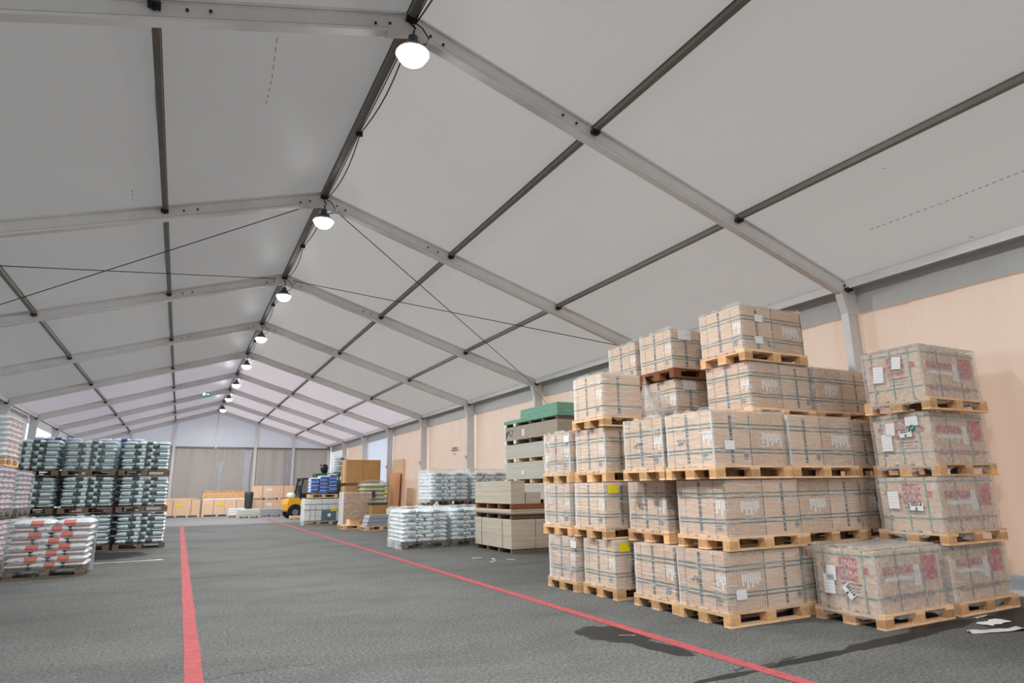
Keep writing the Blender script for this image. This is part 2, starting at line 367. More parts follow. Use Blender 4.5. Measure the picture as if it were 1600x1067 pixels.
for x in (-4.85, -2.42, 2.42, 4.85):
    ob('post', B().box(x-.08, x+.08, 39.84, 39.98, 0, zr(x)).mesh('post', 'aluminium'), wall_b)
ob('post', B().box(-.035, .035, 39.88, 39.95, 4.2, zr(0)).mesh('post', 'aluminium'), wall_b)
ob('rail', B().box(-7.3, 7.3, 39.9, 39.97, 4.22, 4.31).mesh('rail', 'aluminium_dark'), wall_b)

# ---- portal frames
FR = 'portal frames of the tent'
rng_frames = range(-2, 9)
def frame_word(i):
    return 'second last behind' if i == -2 else 'just behind' if i == -1 else ORD[i]
bolt_me = B().cyl((0, 0, 0), (0, -.014, 0), .016, 8).mesh('bolt', 'steel_dark')
def rafter(sgn):
    b = B(); p0 = (0, .055, HR-.055); p1 = (sgn*7.40, .055, zr(7.40)-.055)
    b.beam(p0, p1, .085, .20); b.beam(p0, p1, .115, .030, ho=.105); b.beam(p0, p1, .115, .036, ho=-.105); b.beam(p0, p1, .10, .012, ho=-.070); b.beam(p0, p1, .10, .012, ho=.075)
    return b.mesh('rafter', 'aluminium')
RAF = {s: rafter(s) for s in (-1, 1)}
def leg(sgn):
    b = B(); x = sgn*7.27
    b.box(x-.11, x+.11, .012, .10, .02, zr(7.27)-.10); b.box(x-.125, x-.095, .0, .115, .02, zr(7.27)-.12); b.box(x+.095, x+.125, .0, .115, .02, zr(7.27)-.12)
    b.box(x-.2, x+.2, -.1, .21, 0, .022); return b.mesh('leg', 'aluminium')
LEG = {s: leg(s) for s in (-1, 1)}
SHOE = {s: B().prism([(s*7.06, zr(7.06)-.19), (s*7.39, zr(7.39)-.19), (s*7.39, zr(7.39)-.42), (s*7.15, zr(7.39)-.42)], -.006, .116).mesh('eave_knee', 'aluminium') for s in (-1, 1)}
KNEE = B().prism([(-.26, zr(.26)-.20), (0, HR-.20), (.26, zr(.26)-.20), (.26, zr(.26)-.02), (0, HR+.02), (-.26, zr(.26)-.02)], -.006, .116).mesh('ridge_joint', 'aluminium')
LATCH = B().box(7.10, 7.15, -.02, .03, 2.45, 2.6).cyl((7.10, .0, 2.52), (7.04, -.03, 2.56), .022, 8).mesh('tension_ratchet', 'steel_bright')
for i in rng_frames:
    f = thing('portal_frame', 'aluminium portal frame of two rafters and two legs, %s from the camera' % (frame_word(i) if i >= 0 else frame_word(i)+' it counting back'), 'tent frame', (0, 5*i, 0), 0, FR)
    if i < 0: f['label'] = 'aluminium portal frame of the tent standing behind the camera, number %s back' % ORD[-i-1]
    for s in (-1, 1):
        ob('rafter', RAF[s], f); ob('leg', LEG[s], f); ob('eave_knee', SHOE[s], f)
        if 0 <= i <= 5:
            for dx in (2.02, 2.22):
                ob('bolt', bolt_me, f, (s*dx, .0, zr(dx)-.06))
            ob('bolt', bolt_me, f, (s*7.15, -.003, zr(7.15)-.03)); ob('bolt', bolt_me, f, (s*.24, -.006, zr(.24)-.1)); ob('bolt', bolt_me, f, (s*.40, .0, zr(.4)-.1))
    ob('ridge_joint', KNEE, f)
    if 0 <= i <= 5: ob('tension_ratchet', LATCH, f)

# ---- purlins, one per bay and line
F1, F2 = .3425*W, .6787*W
LINES = [('ridge', 0., .085, .10), ('upper right', F1, .07, .075), ('lower right', F2, .07, .075), ('right eave', 7.20, .07, .15), ('upper left', -F1, .07, .075), ('lower left', -F2, .07, .075), ('left eave', -7.20, .07, .15)]
for nm, x, wd, h in LINES:
    b = B(); b.box(-wd/2, wd/2, .115, BAY, -h/2, h/2)
    b.box(-wd/2-.008, wd/2+.008, .115, BAY, h/2-.012, h/2)
    if h > .12: b.box(-wd/2-.012, wd/2+.012, .115, BAY, -h/2, -h/2+.02)
    me = b.mesh('bar', 'aluminium_dark' if h < .12 else 'aluminium')
    br = B().box(-wd/2-.02, wd/2+.02, BAY-.07, BAY, -h/2-.03, -h/2+.02).cyl((0, BAY-.03, -h/2-.05), (0, BAY-.03, -h/2+.02), .022, 8).mesh('end_bracket', 'steel_dark')
    for k in range(-2, 8):
        if k < -1 and 'left' in nm: continue
        where = 'between the %s and %s tent frames from the camera' % (ORD[k], ORD[k+1]) if k >= 0 else ('just short of the first tent frame' if k == -1 else 'in the bay above the camera')
        p = thing('roof_purlin', '%s roof purlin %s' % (nm, where), 'purlin', (x, 5*k, zr(x)-.0), 0, 'roof purlins')
        ob('bar', me, p); ob('end_bracket', br, p)

# ---- bracing wires in the second bay
def cable(pts, r, name, label, cat, mat, group=None):
    return thing(name, label, cat, (0, 0, 0), 0, group, B().tube(pts, r, 6).mesh(name, mat, True))
for sgn, side in ((1, 'right'), (-1, 'left')):
    a = (sgn*.25, 5.12, zr(.25)-.14); c = (sgn*7.05, 9.95, zr(7.05)-.12)
    cable([a, c], .009, 'bracing_wire', 'bracing wire on the %s roof slope from second ridge joint to third eave' % side, 'wire', 'wire_rope', 'roof bracing wires')
    a = (sgn*.2, 9.96, zr(.2)-.05); c = (sgn*7.05, 5.14, zr(7.05)-.05)
    cable([a, c], .009, 'bracing_wire', 'bracing wire on the %s roof slope from third ridge joint to second eave' % side, 'wire', 'wire_rope', 'roof bracing wires')
cable([(7.15, 9.95, 4.2), (7.2, 9.2, 3.6), (7.25, 8.3, 2.8)], .006, 'tie_wire', 'thin tie wire slanting down the wall by the third frame leg', 'wire', 'wire_rope')

# ---- power cable along the ridge and lamps
for k in range(-1, 8):
    pts = []; pts2 = []
    for j in range(17):
        t = j/16; tt = (t*2) % 1 if t < 1 else 1
        sag = .07*math.sin(math.pi*tt)
        pts.append((.06+.05*math.sin(math.pi*tt), 5*k+.15+4.83*t, HR-.07-sag)); pts2.append((.045, 5*k+.15+4.83*t, HR-.06-.5*sag))
    where = 'between the %s and %s frames' % (ORD[k], ORD[k+1]) if k >= 0 else 'short of the first frame'
    c = thing('power_cable', 'black cable pair looped under the ridge bar %s' % where, 'cable', (0, 0, 0), 0, 'ridge power cables')
    ob('cable', B().tube(pts, .009, 5).mesh('cable', 'cable_black', True), c); ob('cable', B().tube(pts2, .008, 5).mesh('cable', 'cable_black', True), c)
    ob('cable_tie', B().box(.0, .1, 5*k+2.56, 5*k+2.59, HR-.1, HR-.02).mesh('cable_tie', 'cable_black'), c)
HOUS = B().cyl((0, 0, .03), (0, 0, .13), .15, 20, .09).cyl((0, 0, .13), (0, 0, .22), .055, 12).mesh('housing', 'lamp_housing', False)
RIMM = B().cyl((0, 0, -.005), (0, 0, .035), .19, 24, .17).mesh('reflector_rim', 'steel_bright')
DIFF = B().grid(lambda u, v: (.165*math.cos(2*math.pi*u)*math.cos(v*math.pi/2), .165*math.sin(2*math.pi*u)*math.cos(v*math.pi/2), -.004-.13*math.sin(v*math.pi/2)), 24, 8).mesh('diffuser', 'lamp_glow', True)
HOOK = B().tube([(0, 0, .22), (.01, 0, .30), (.03, .02, .36), (0, .05, .42)], .012, 6).mesh('hook', 'steel_dark')
FLEX = B().tube([(.05, .02, .16), (.16, .03, .2), (.2, .04, .3), (.12, .05, .42), (.05, .06, .46)], .008, 6).mesh('flex', 'cable_black', True)
for i in range(8):
    L = thing('bay_lamp', 'lit round high-bay lamp hanging from the ridge at the %s frame from the camera' % ORD[i], 'lamp', (0, 5*i-.11, HR-.56), 0, 'high-bay lamps under the ridge')
    for n_, m_ in (('housing', HOUS), ('reflector_rim', RIMM), ('diffuser', DIFF), ('hook', HOOK), ('flex', FLEX)): ob(n_, m_, L)
    ld = bpy.data.lights.new('lamp_light', 'AREA'); ld.shape = 'DISK'; ld.size = .3; ld.energy = LAMP_W; ld.color = (.93, .98, 1.0)
    lo = bpy.data.objects.new('lamp_light', ld); COL.objects.link(lo); lo.parent = L; lo.location = (0, 0, -.15)
# the same lamp row goes on behind the camera
for i in (-1, -2):
    L = thing('bay_lamp', 'lit round high-bay lamp hanging from the ridge behind the camera, number %s back' % ORD[-i-1], 'lamp', (0, 5*i-.11, HR-.56), 0, 'high-bay lamps under the ridge')
    for n_, m_ in (('housing', HOUS), ('reflector_rim', RIMM), ('diffuser', DIFF), ('hook', HOOK)): ob(n_, m_, L)
    ld = bpy.data.lights.new('lamp_light', 'AREA'); ld.shape = 'DISK'; ld.size = .3; ld.energy = LAMP_W; ld.color = (.93, .98, 1.0)
    lo = bpy.data.objects.new('lamp_light', ld); COL.objects.link(lo); lo.parent = L; lo.location = (0, 0, -.15)
sg = thing('exit_sign', 'small green emergency exit sign on a far roof rafter', 'sign', (-1.09, 29.93, zr(1.09)-.02))
ob('panel', B().box(-.2, .2, -.03, .03, -.1, .1).mesh('panel', 'exit_green'), sg)
ob('pictogram', B().box(-.16, -.02, -.034, -.03, -.07, .07).add([(.02, -.034, -.03), (.02, -.034, .03), (.1, -.034, .03), (.1, -.034, .06), (.17, -.034, 0), (.1, -.034, -.06), (.1, -.034, -.03)], [(0, 1, 2, 3, 4, 5, 6)]).mesh('pictogram', 'exit_white'), sg)

SEAMS = [([(6.23, -1.1), (6.24, -2.1), (6.22, -2.95), (6.22, -3.6)], 34), ([(-1.36, .5), (-1.32, 1.28), (-1.32, 1.95)], 9), ([(-2.9, 4.23), (-2.92, 4.71)], 3), ([(5.27, -1.93), (5.33, -1.97)], 1), ([(7.05, -1.88), (7.13, -1.95)], 1)]
# ---- seams on the roof cloth, a stencilled mark on the wall, goods standing outside
def on_roof(x, y): return (x, y, zr(x)+.035)
def dashes(pts, n):
    b = B()
    for i in range(n):
        a, c = i/n, (i+.55)/n
        def at(t):
            k = min(int(t*(len(pts)-1)), len(pts)-2); u = t*(len(pts)-1)-k; p, q = pts[k], pts[k+1]; return on_roof(p[0]+(q[0]-p[0])*u, p[1]+(q[1]-p[1])*u)
        b.tube([at(a), at(c)], .0035, 4)
    return b.mesh('stitch_seam', 'print_line')
for pts, n in SEAMS: ob('stitch_seam', dashes(pts, n), ceiling)
ob('stencil_mark', B().box(0, .006, -.32, .3, 3.06, 3.1).box(0, .006, -.25, .22, 3.14, 3.19).box(0, .006, -.05, .06, 2.92, 2.97).mesh('stencil_mark', 'print_grey'), wall_r, (XW-.06, 16.9, -.2))
for lab, ya, yb, hh, x0, mt in (('tall pale plywood sheet leaning on the far right wall, behind a darker one', 23.1, 24.86, 2.85, 7.38, 'plywood_pale'), ('orange-brown plywood sheet leaning on the far right wall', 23.2, 24.86, 2.2, 7.26, 'plywood'), ('short plywood sheet leaning on the far right wall', 21.4, 22.4, 1.5, 7.34, 'plywood_pale')):
    b = B(); d = .11*hh/2.85
    thing('plywood_sheet', lab, 'plywood', (x0, ya, 0), 0, 'plywood sheets on the right wall', b.add([(-d, 0, 0), (-d, yb-ya, 0), (0, yb-ya, hh), (0, 0, hh), (-d+.02, 0, 0), (-d+.02, yb-ya, 0), (.02, yb-ya, hh), (.02, 0, hh)], [(3, 2, 1, 0), (4, 5, 6, 7), (0, 1, 5, 4), (1, 2, 6, 5), (2, 3, 7, 6), (3, 0, 4, 7)]).mesh('plywood_sheet', mt))

# ------------------------------------------------------------------ pallets
def pallet_meshes(wood, block):
    d = {}
    d['str'] = B().box(-.6, -.455, -.4, .4, .1, .122).box(-.0725, .0725, -.4, .4, .1, .122).box(.455, .6, -.4, .4, .1, .122).mesh('stringers', wood)
    d['t145'] = B().box(-.6, .6, -.0725, .0725, .1222, .144).mesh('top_board', wood); d['t100'] = B().box(-.6, .6, -.05, .05, .1222, .144).mesh('top_board', wood)
    d['b145'] = B().box(-.6, .6, -.0725, .0725, 0, .022).mesh('bottom_board', wood); d['b100'] = B().box(-.6, .6, -.05, .05, 0, .022).mesh('bottom_board', wood)
    d['k145'] = B().box(-.0725, .0725, -.0725, .0725, .022, .1).mesh('block', block); d['k100'] = B().box(-.0725, .0725, -.05, .05, .022, .1).mesh('block', block)
    return d
PAL = {'pale': pallet_meshes('wood_pale', 'wood_block'), 'grey': pallet_meshes('wood_grey', 'wood_grey'), 'red': pallet_meshes('wood_red', 'wood_red')}
def pallet(parent, kind='pale', loc=(0, 0, 0), rz=0., full=True, name='pallet'):
    d = PAL[kind]; p = ob(name, d['str'], parent, loc, rz)
    for y, k in ((-.3275, 't145'), (-.17, 't100'), (0, 't145'), (.17, 't100'), (.3275, 't145')):
        ob('top_board', d[k], p, (0, y+random.uniform(-.004, .004), 0))
    for y, k in ((-.35, 'b100'), (0, 'b145'), (.35, 'b100')): ob('bottom_board', d[k], p, (0, y, 0))
    for x in (-.5275, 0, .5275):
        for y, k in ((-.35, 'k100'), (0, 'k145'), (.35, 'k100')): ob('block', d[k], p, (x, y, 0))
    return p

# ------------------------------------------------------------------ stretch film shells
def film_mesh(hx, hy, z0, z1, seed, amp, tuft, mat, n=16, sag=0.):
    b = B()
    def disp(p, nrm):
        q = (p[0]*4+seed*9, p[1]*4, p[2]*9); a = amp*(noise.noise(q)+.5*noise.noise((q[0]*2.3, q[1]*2.3, q[2]*2.1)))
        return tuple(p[i]+nrm[i]*(a+amp*.3) for i in range(3))
    def side(ax, sg):
        def fn(u, v):
            z = z0+(z1-z0)*v; e = 0.
            k = (2*u-1); rd = .02*max(0, abs(k)-.93)/.07
            zt = tuft*(max(0, noise.noise((u*7+seed, ax*5+sg, 1.3)))**.8)*max(0, (v-.9)/.1)
            zb = -sag*(.5+noise.noise((u*4+seed, ax+sg*2., 4.)))*max(0, 1-v*8)
            if ax == 0: p = (sg*(hx-rd), k*hy, z+zt+zb); nr = (sg, 0, 0)
            else: p = (k*hx, sg*(hy-rd), z+zt+zb); nr = (0, sg, 0)
            return disp(p, nr)
        b.grid(fn, n, n)
    for ax, sg in ((0, -1), (0, 1), (1, -1), (1, 1)): side(ax, sg)
    b.grid(lambda u, v: disp(((2*u-1)*hx, (2*v-1)*hy, z1+.35*tuft*max(0, noise.noise((u*6+seed, v*6, 2.)))), (0, 0, 1 if tuft else .15)), n, n)
    return b.mesh('shrink_wrap', mat, True)

# ------------------------------------------------------------------ tile pallets (brown cartons, green straps)
HX, HY, LZ = .578, .372, .598
FILM_T = [film_mesh(HX+.014, HY+.014, -.01, LZ+.004, s, .007, 0., 'film_tight', 18, .04) for s in range(5)]
FILM_TT = [film_mesh(HX+.014, HY+.014, -.01, LZ+.008, s+11, .007, .09, 'film_tight', 18, .04) for s in range(4)]
def packs(x0, x1, hy):
    b = B(); n = 15; w_ = (x1-x0)/n
    for i in range(n): b.box(x0+i*w_+.0025, x0+(i+1)*w_-.0025, -hy+random.uniform(0, .003), hy, 0, LZ-random.uniform(0, .004))
    b.box(x0+.004, x1-.004, -hy+.006, hy-.006, .0, LZ-.01); return b
PK_L = packs(-HX, -.012, HY).mesh('carton_row', 'cardboard_packs'); PK_R = packs(.004, HX, HY).mesh('carton_row', 'cardboard_packs')
CT_L = B().cbox(-HX, -.012, -HY, HY, 0, LZ, .004).mesh('carton', 'cardboard'); CT_R = B().cbox(.004, HX, -HY, HY, 0, LZ, .004).mesh('carton', 'cardboard')
CT_N = B().cbox(-HX, .10, -HY, HY, 0, LZ, .004).mesh('carton', 'cardboard')
def uvbox(b, face, u0, u1, v0, v1, off=.0015):
    if face == 'L': b.box(-HX-off, -HX, -u1, -u0, v0, v1)
    else: b.box(u0, u1, -HY-off, -HY, v0, v1)
def decal_stripe(face, uc):
    b = B(); z = .03
    while z < LZ-.04:
        h = random.choice((.018, .026, .034, .05)); uvbox(b, face, uc-.017, uc+.017, z, z+h); z += h+.009
    uvbox(b, face, uc-.020, uc-.017, .02, LZ-.02); uvbox(b, face, uc+.017, uc+.020, .02, LZ-.02)
    return b.mesh('printed_stripe', 'print_dark')
def decal_logo(face, uc, n, vc=.31):
    b = B(); w_ = .036
    for i in range(n):
        h = 1.25*(.10, .07, .12, .08, .11, .09)[i % 6]; o = (.0, .02, -.02, .015, -.015, .01)[i % 6]; u = uc+(i-(n-1)/2)*w_
        uvbox(b, face, u-.0115, u+.0115, vc-h/2+o, vc+h/2+o)
    return b.mesh('logo_print', 'print_white')
def decal_lines(face, us):
    b = B()
    for u in us: uvbox(b, face, u-.003, u+.003, 0, LZ)
    return b.mesh('edge_line', 'print_line')
def decal_stamp(face, uc, vc=.10):
    b = B(); n = 14; r = .042
    for k, (a, c) in enumerate(((1., .8), (.66, 0))):
        for i in range(n):
            t0, t1 = 2*math.pi*i/n, 2*math.pi*(i+1)/n
            q = [(a*math.cos(t0), a*math.sin(t0)), (a*math.cos(t1), a*math.sin(t1)), (c*math.cos(t1), c*math.sin(t1)), (c*math.cos(t0), c*math.sin(t0))]
            P = [(-HX-.0016, -(uc+r*p), vc+r*q_) if face == 'L' else (uc+r*p, -HY-.0016, vc+r*q_) for p, q_ in q]
            b.add(P, [(0, 1, 2, 3)])
    return b.mesh('round_stamp', 'print_grey')
DEC = dict(stL=decal_stripe('L', -.02), lgL=decal_logo('L', .295, 4), lnL=decal_lines('L', (-.25, .20, .365)), smL=decal_stamp('L', .25),
           stF_r=decal_stripe('F', .30), stF_l=decal_stripe('F', -.30), lgF_l=decal_logo('F', -.22, 8), lgF_r=decal_logo('F', .34, 9),
           lnF=decal_lines('F', (-.572, -.004, .572)), smF_r=decal_stamp('F', .50), smF_l=decal_stamp('F', -.09))
def straps():
    out = []
    for z in (.135, .175, .405, .45):
        b = B(); t = .004; a, c = HX+t, HY+t
        b.box(-a, a, -c, -c+t, z, z+.013).box(-a, a, c-t, c, z, z+.013).box(-a, -a+t, -c, c, z, z+.013).box(a-t, a, -c, c, z, z+.013)
        out.append(b.mesh('strap', 'strap_green'))
    return out
STR = straps()
EDGE = B().box(-HX-.005, -HX+.010, -HY-.005, -HY-.002, .01, LZ-.01).box(-HX-.005, -HX-.002, -HY-.005, -HY+.010, .01, LZ-.01).mesh('edge_protector', 'paper_white')
SHEET_F = B().box(-.075, .075, -.002, 0, -.05, .05).mesh('label_sheet', 'label_paper')
SHEET_L = B().box(-.002, 0, -.075, .075, -.05, .05).mesh('label_sheet', 'label_paper')
SHEET_BIG = B().box(-.13, .13, -.002, 0, -.075, .075).mesh('label_sheet', 'label_paper')
SHEET_Y = B().box(-.085, .085, -.003, 0, -.055, .055).mesh('label_sheet', 'print_yellow')
def scribble(seed):
    r = random.Random(seed); pts = []; u, v = -.13, .0
    for i in range(26):
        u += r.uniform(-.008, .018); v = r.uniform(-.045, .045); pts.append((-HX-.003, -u, v))
    return B().tube(pts, .0034, 4).mesh('handwriting', 'print_black')
SCR = [scribble(s) for s in range(3)]
LEVEL = [0, .755, 1.51, 2.265, 3.02]
TG = 'wrapped tile pallets with brown cartons'
ntile = [0]
def tile_pallet(x0, y0, lev, flip, label, sheets=(), scr=None, seen=True, narrow=False, rz=0., wood='pale', top=False):
    """x0,y0: corner nearest the camera. flip: plain striped carton on the left, ribbed packs on the right"""
    i = ntile[0]; ntile[0] += 1
    t = thing('tile_pallet', label, 'tile pallet', (x0+.6, y0+.4, LEVEL[lev]), rz, TG)
    pallet(t, wood, (0, 0, 0))
    z = .1445
    if narrow:
        ob('carton', CT_N, t, (0, 0, z))
    elif flip: ob('carton', CT_L, t, (0, 0, z)); ob('carton_row', PK_R, t, (0, 0, z))
    else: ob('carton_row', PK_L, t, (0, 0, z)); ob('carton', CT_R, t, (0, 0, z))
    if seen:
        ks = ['stL', 'lgL', 'lnL', 'smL'] + ([] if narrow else ['lnF'])
        if narrow: ks += ['stF_l']
        elif flip: ks += ['stF_l', 'lgF_r', 'smF_l']
        else: ks += ['lgF_l', 'stF_r', 'smF_r']
        for k in ks: ob({'st': 'printed_stripe', 'lg': 'logo_print', 'ln': 'edge_line', 'sm': 'round_stamp'}[k[:2]], DEC[k], t, (0, 0, z))
        if lev == 2: ob('edge_protector', EDGE, t, (0, 0, z))
        if scr is not None: ob('handwriting', SCR[scr], t, (0, .05, z+.28))
        for kind, u, v in sheets:
            if kind == 'F': ob('label_sheet', SHEET_F, t, (u, -HY-.018, z+v), label='white printed paper label')
            elif kind == 'B': ob('label_sheet', SHEET_BIG, t, (u, -HY-.018, z+v), label='large white printed paper label')
            elif kind == 'Y': ob('label_sheet', SHEET_Y, t, (u, -HY-.018, z+v), label='yellow paper label')
            else: ob('label_sheet', SHEET_L, t, (-HX-.018, -u, z+v), label='white printed paper label')
    for m_ in (STR if not narrow else STR_N): ob('strap', m_, t, (0, 0, z), label='green plastic strap')
    if seen: ob('shrink_wrap', (FILM_TT[i % 4] if top else FILM_T[i % 5]) if not narrow else FILM_N, t, (0, 0, z), label='clear wrinkled stretch film')
    if narrow: ob('torn_film', TORN, t, (0, 0, z), label='torn film flapping loose')
    return t
STR_N = []
for z in (.135, .45):
    b = B(); a = HX+.004; c = HY+.004; e = .104; b.box(-a, e, -c, -c+.004, z, z+.013).box(-a, e, c-.004, c, z, z+.013).box(-a, -a+.004, -c, c, z, z+.013).box(e-.004, e, -c, c, z, z+.013); STR_N.append(b.mesh('strap', 'strap_green'))
def film_narrow():
    b = B(); me = film_mesh((HX+.114)/2, HY+.012, -.01, LZ+.012, 9, .008, .07, 'film_tight', 16, .05)
    vs = [(v.co.x-(HX-.10)/2, v.co.y, v.co.z) for v in me.vertices]; fs = [tuple(p.vertices) for p in me.polygons]; bpy.data.meshes.remove(me); b.add(vs, fs)
    def flag(u, v):                              # loose torn film blowing off the right-hand side
        x = .11+.62*u; sp = .5-.34*u
        return (x, -HY-.02+.14*u+.05*math.sin(u*9+v*5), .32-.18*u+(v-.5)*2*sp*.62+.03*noise.noise((u*5, v*7, 2.)))
    return b.mesh('shrink_wrap', 'film_tight', True), B().grid(flag, 16, 14).mesh('torn_film', 'film_torn', True)
FILM_N, TORN = film_narrow()

LN = ['bottom', 'second', 'third', 'fourth', 'fifth']
# front row, along the red line
col1 = 'in the corner stack nearest the camera'
tile_pallet(3.31, -.83, 0, False, 'bottom tile pallet %s' % col1, (('F', -.40, .17),), 0)
tile_pallet(3.37, -.85, 1, False, 'second tile pallet from the floor %s' % col1, ())
tile_pallet(3.24, -.87, 2, True, 'topmost, third tile pallet %s, handwriting and white label' % col1, (('F', -.35, .22),), 1, top=True)
col2 = 'in the stack just behind the corner stack'
tile_pallet(3.33, -.01, 0, False, 'bottom tile pallet %s' % col2)
tile_pallet(3.46, .21, 1, False, 'second tile pallet from the floor %s' % col2, (), 2)
tile_pallet(3.24, -.04, 2, False, 'topmost, third tile pallet %s' % col2, (), 0, top=True)
col3 = 'in the third stack along the red line'
tile_pallet(3.30, 1.10, 0, True, 'bottom tile pallet with a yellow label %s' % col3, (('Y', -.44, .51),))
tile_pallet(3.25, 1.21, 1, True, 'second tile pallet with a yellow label %s' % col3, (('Y', -.45, .51),))
tile_pallet(3.33, 1.27, 2, True, 'third tile pallet from the floor %s' % col3)
tile_pallet(3.27, 1.19, 3, True, 'topmost narrow tile pallet with torn loose film %s' % col3, narrow=True)
col4 = 'in the farthest stack along the red line'
tile_pallet(3.22, 1.94, 0, False, 'bottom tile pallet %s' % col4, (('L', .34, .50),))
tile_pallet(3.22, 2.04, 1, False, 'second tile pallet from the floor %s' % col4)
tile_pallet(3.27, 2.10, 2, False, 'topmost, third tile pallet %s with a white label' % col4, (('L', .32, .50),), top=True)
# second row, towards the wall
col5 = 'in the second-row stack right of the corner stack'
tile_pallet(4.56, -.78, 0, False, 'bottom tile pallet, half hidden, %s' % col5)
tile_pallet(4.63, -.74, 1, False, 'second tile pallet from the floor %s' % col5)
tile_pallet(4.47, -.85, 2, True, 'third tile pallet from the floor %s' % col5)
tile_pallet(4.53, -.30, 3, False, 'fourth tile pallet, below the highest one, %s' % col5)
tile_pallet(4.47, -.31, 4, True, 'highest tile pallet of all, two white labels on it', (('F', -.27, .44), ('F', -.30, .14)), top=True)
col6 = 'between the red-print stack and the tile stacks'
for l in range(3): tile_pallet(5.87, -.66, l, l != 1, '%s tile pallet, mostly hidden, %s' % (LN[l], col6))
tile_pallet(5.75, -.31, 3, False, 'topmost, fourth tile pallet %s' % col6, top=True)
for l in range(3): tile_pallet(4.665, .12, l, False, '%s tile pallet hidden in the middle of the second row' % LN[l], seen=False)
for l in range(3): tile_pallet(4.58, 1.12, l, False, '%s tile pallet hidden in the second row below two white-labelled ones' % LN[l], seen=False)
tile_pallet(4.60, 1.16, 3, True, 'white-labelled tile pallet under another at the back of the heap', (('B', -.33, .52),))
tile_pallet(4.52, 1.10, 4, True, 'white-labelled tile pallet topmost at the back of the heap', (('B', -.33, .52),), wood='red', top=True)
for l in range(4): tile_pallet(4.60, 2.06, l, False, '%s tile pallet hidden at the far end of the second row' % LN[l], seen=False)
tile_pallet(4.58, 2.04, 4, True, 'topmost tile pallet at the far end of the second row', top=True)

# ------------------------------------------------------------------ red-print tile pallets
RHX, RHY, RLZ = .575, .335, .60
FILM_R = [film_mesh(RHX+.03, RHY+.03, -.03, RLZ+.006, s+20, .010, .0, 'film_loose', 24, .07) for s in range(4)]
FILM_RT = [film_mesh(RHX+.03, RHY+.03, -.03, RLZ+.03, s+27, .010, .05, 'film_loose', 24, .08) for s in range(2)]
RC = B().cbox(-RHX, -RHX+.10, -RHY, RHY, 0, RLZ, .004).mesh('carton', 'cardboard_red')
def rrow():
    b = B(); n = 24; w_ = (2*RHX-.104)/n; x0 = -RHX+.104
    for i in range(n): b.box(x0+i*w_+.002, x0+(i+1)*w_-.002, -RHY+random.uniform(0, .004), RHY, 0, RLZ-random.uniform(0, .006))
    return b.mesh('carton_row', 'cardboard_red')
RROW = rrow()
def rb(b, u0, u1, v0, v1, face='L', off=.002):
    if face == 'L': b.box(-RHX-off, -RHX, -u1, -u0, v0, v1)
    else: b.box(u0, u1, -RHY-off, -RHY, v0, v1)
    return b
R_SQ = rb(B(), -.06, .15, .29, .53).mesh('red_panel', 'print_red')
b = B(); rb(b, -.28, -.22, .40, .45); rb(b, .22, .28, .37, .44); rb(b, -.25, -.20, .1, .16); rb(b, -.10, -.07, .36, .42); R_MARK = b.mesh('red_marks', 'print_red')
b = B()
for r_ in range(3):
    u = -.05
    while u < .17:
        w_ = random.uniform(.012, .03); rb(b, u, u+w_, .245-r_*.033, (.268 if r_ == 0 else .256)-r_*.033); u += w_+.008
R_TXT = b.mesh('small_print', 'print_line')
b = B()
for i in range(20):
    u = -RHX+.14+i*.042; rb(b, u, u+.02, .36, .44, 'F', .0055); rb(b, u+.004, u+.016, .10, .16, 'F', .0055)
R_FR = b.mesh('red_marks', 'print_red')
b = B(); rb(b, .24, .50, .27, .52, 'F', .006); R_FSQ = b.mesh('red_panel', 'print_red')
b = B(); rb(b, -.42, .06, .29, .335, 'F', .007); rb(b, .08, .19, .22, .44, 'F', .007); R_FS = b.mesh('label_sheet', 'label_paper')
R_UNIC = text_mesh('lettering', 'UNIC', .105, 'cardboard_red'); R_CERA = text_mesh('lettering', 'CERA', .085, 'cardboard_red')
R_NUM = text_mesh('lettering', '25214\n6', .05, 'print_black'); 
def rsheet(w_, h): return B().box(-.002, 0, -w_/2, w_/2, -h/2, h/2).mesh('label_sheet', 'label_paper')
RS_A, RS_B, RS_W = rsheet(.13, .2), rsheet(.11, .15), B().box(-.002, 0, -.075, .075, -.045, .045).mesh('label_sheet', 'paper_white')
R_STR = []
for z in (.13, .545):
    b = B(); a, c = RHX+.006, RHY+.006; b.box(-a, a, -c, -c+.004, z, z+.016).box(-a, a, c-.004, c, z, z+.016).box(-a, -a+.004, -c, c, z, z+.016).box(a-.004, a, -c, c, z, z+.016); R_STR.append(b.mesh('strap', 'strap_teal'))
for y in (-.22, 0., .24):
    a = RHX+.007; R_STR.append(B().box(-a, -a+.004, y-.008, y+.008, 0, RLZ+.004).box(a-.004, a, y-.008, y+.008, 0, RLZ+.004).box(-a, a, y-.008, y+.008, RLZ, RLZ+.004).mesh('strap', 'strap_teal'))
for x in (-.2, .25):
    a = RHY+.007; R_STR.append(B().box(x-.008, x+.008, -a, -a+.004, 0, RLZ+.004).box(x-.008, x+.008, a-.004, a, 0, RLZ+.004).mesh('strap', 'strap_teal'))
def disc(r, n=18): return B().cyl((0, 0, 0), (-.002, 0, 0), r, n)
CHK = disc(.036).mesh('check_sticker', 'print_green'); TICK = B().tube([(-.004, .018, .002), (-.004, .004, -.014), (-.004, -.02, .018)], .004, 4).mesh('tick', 'print_white')
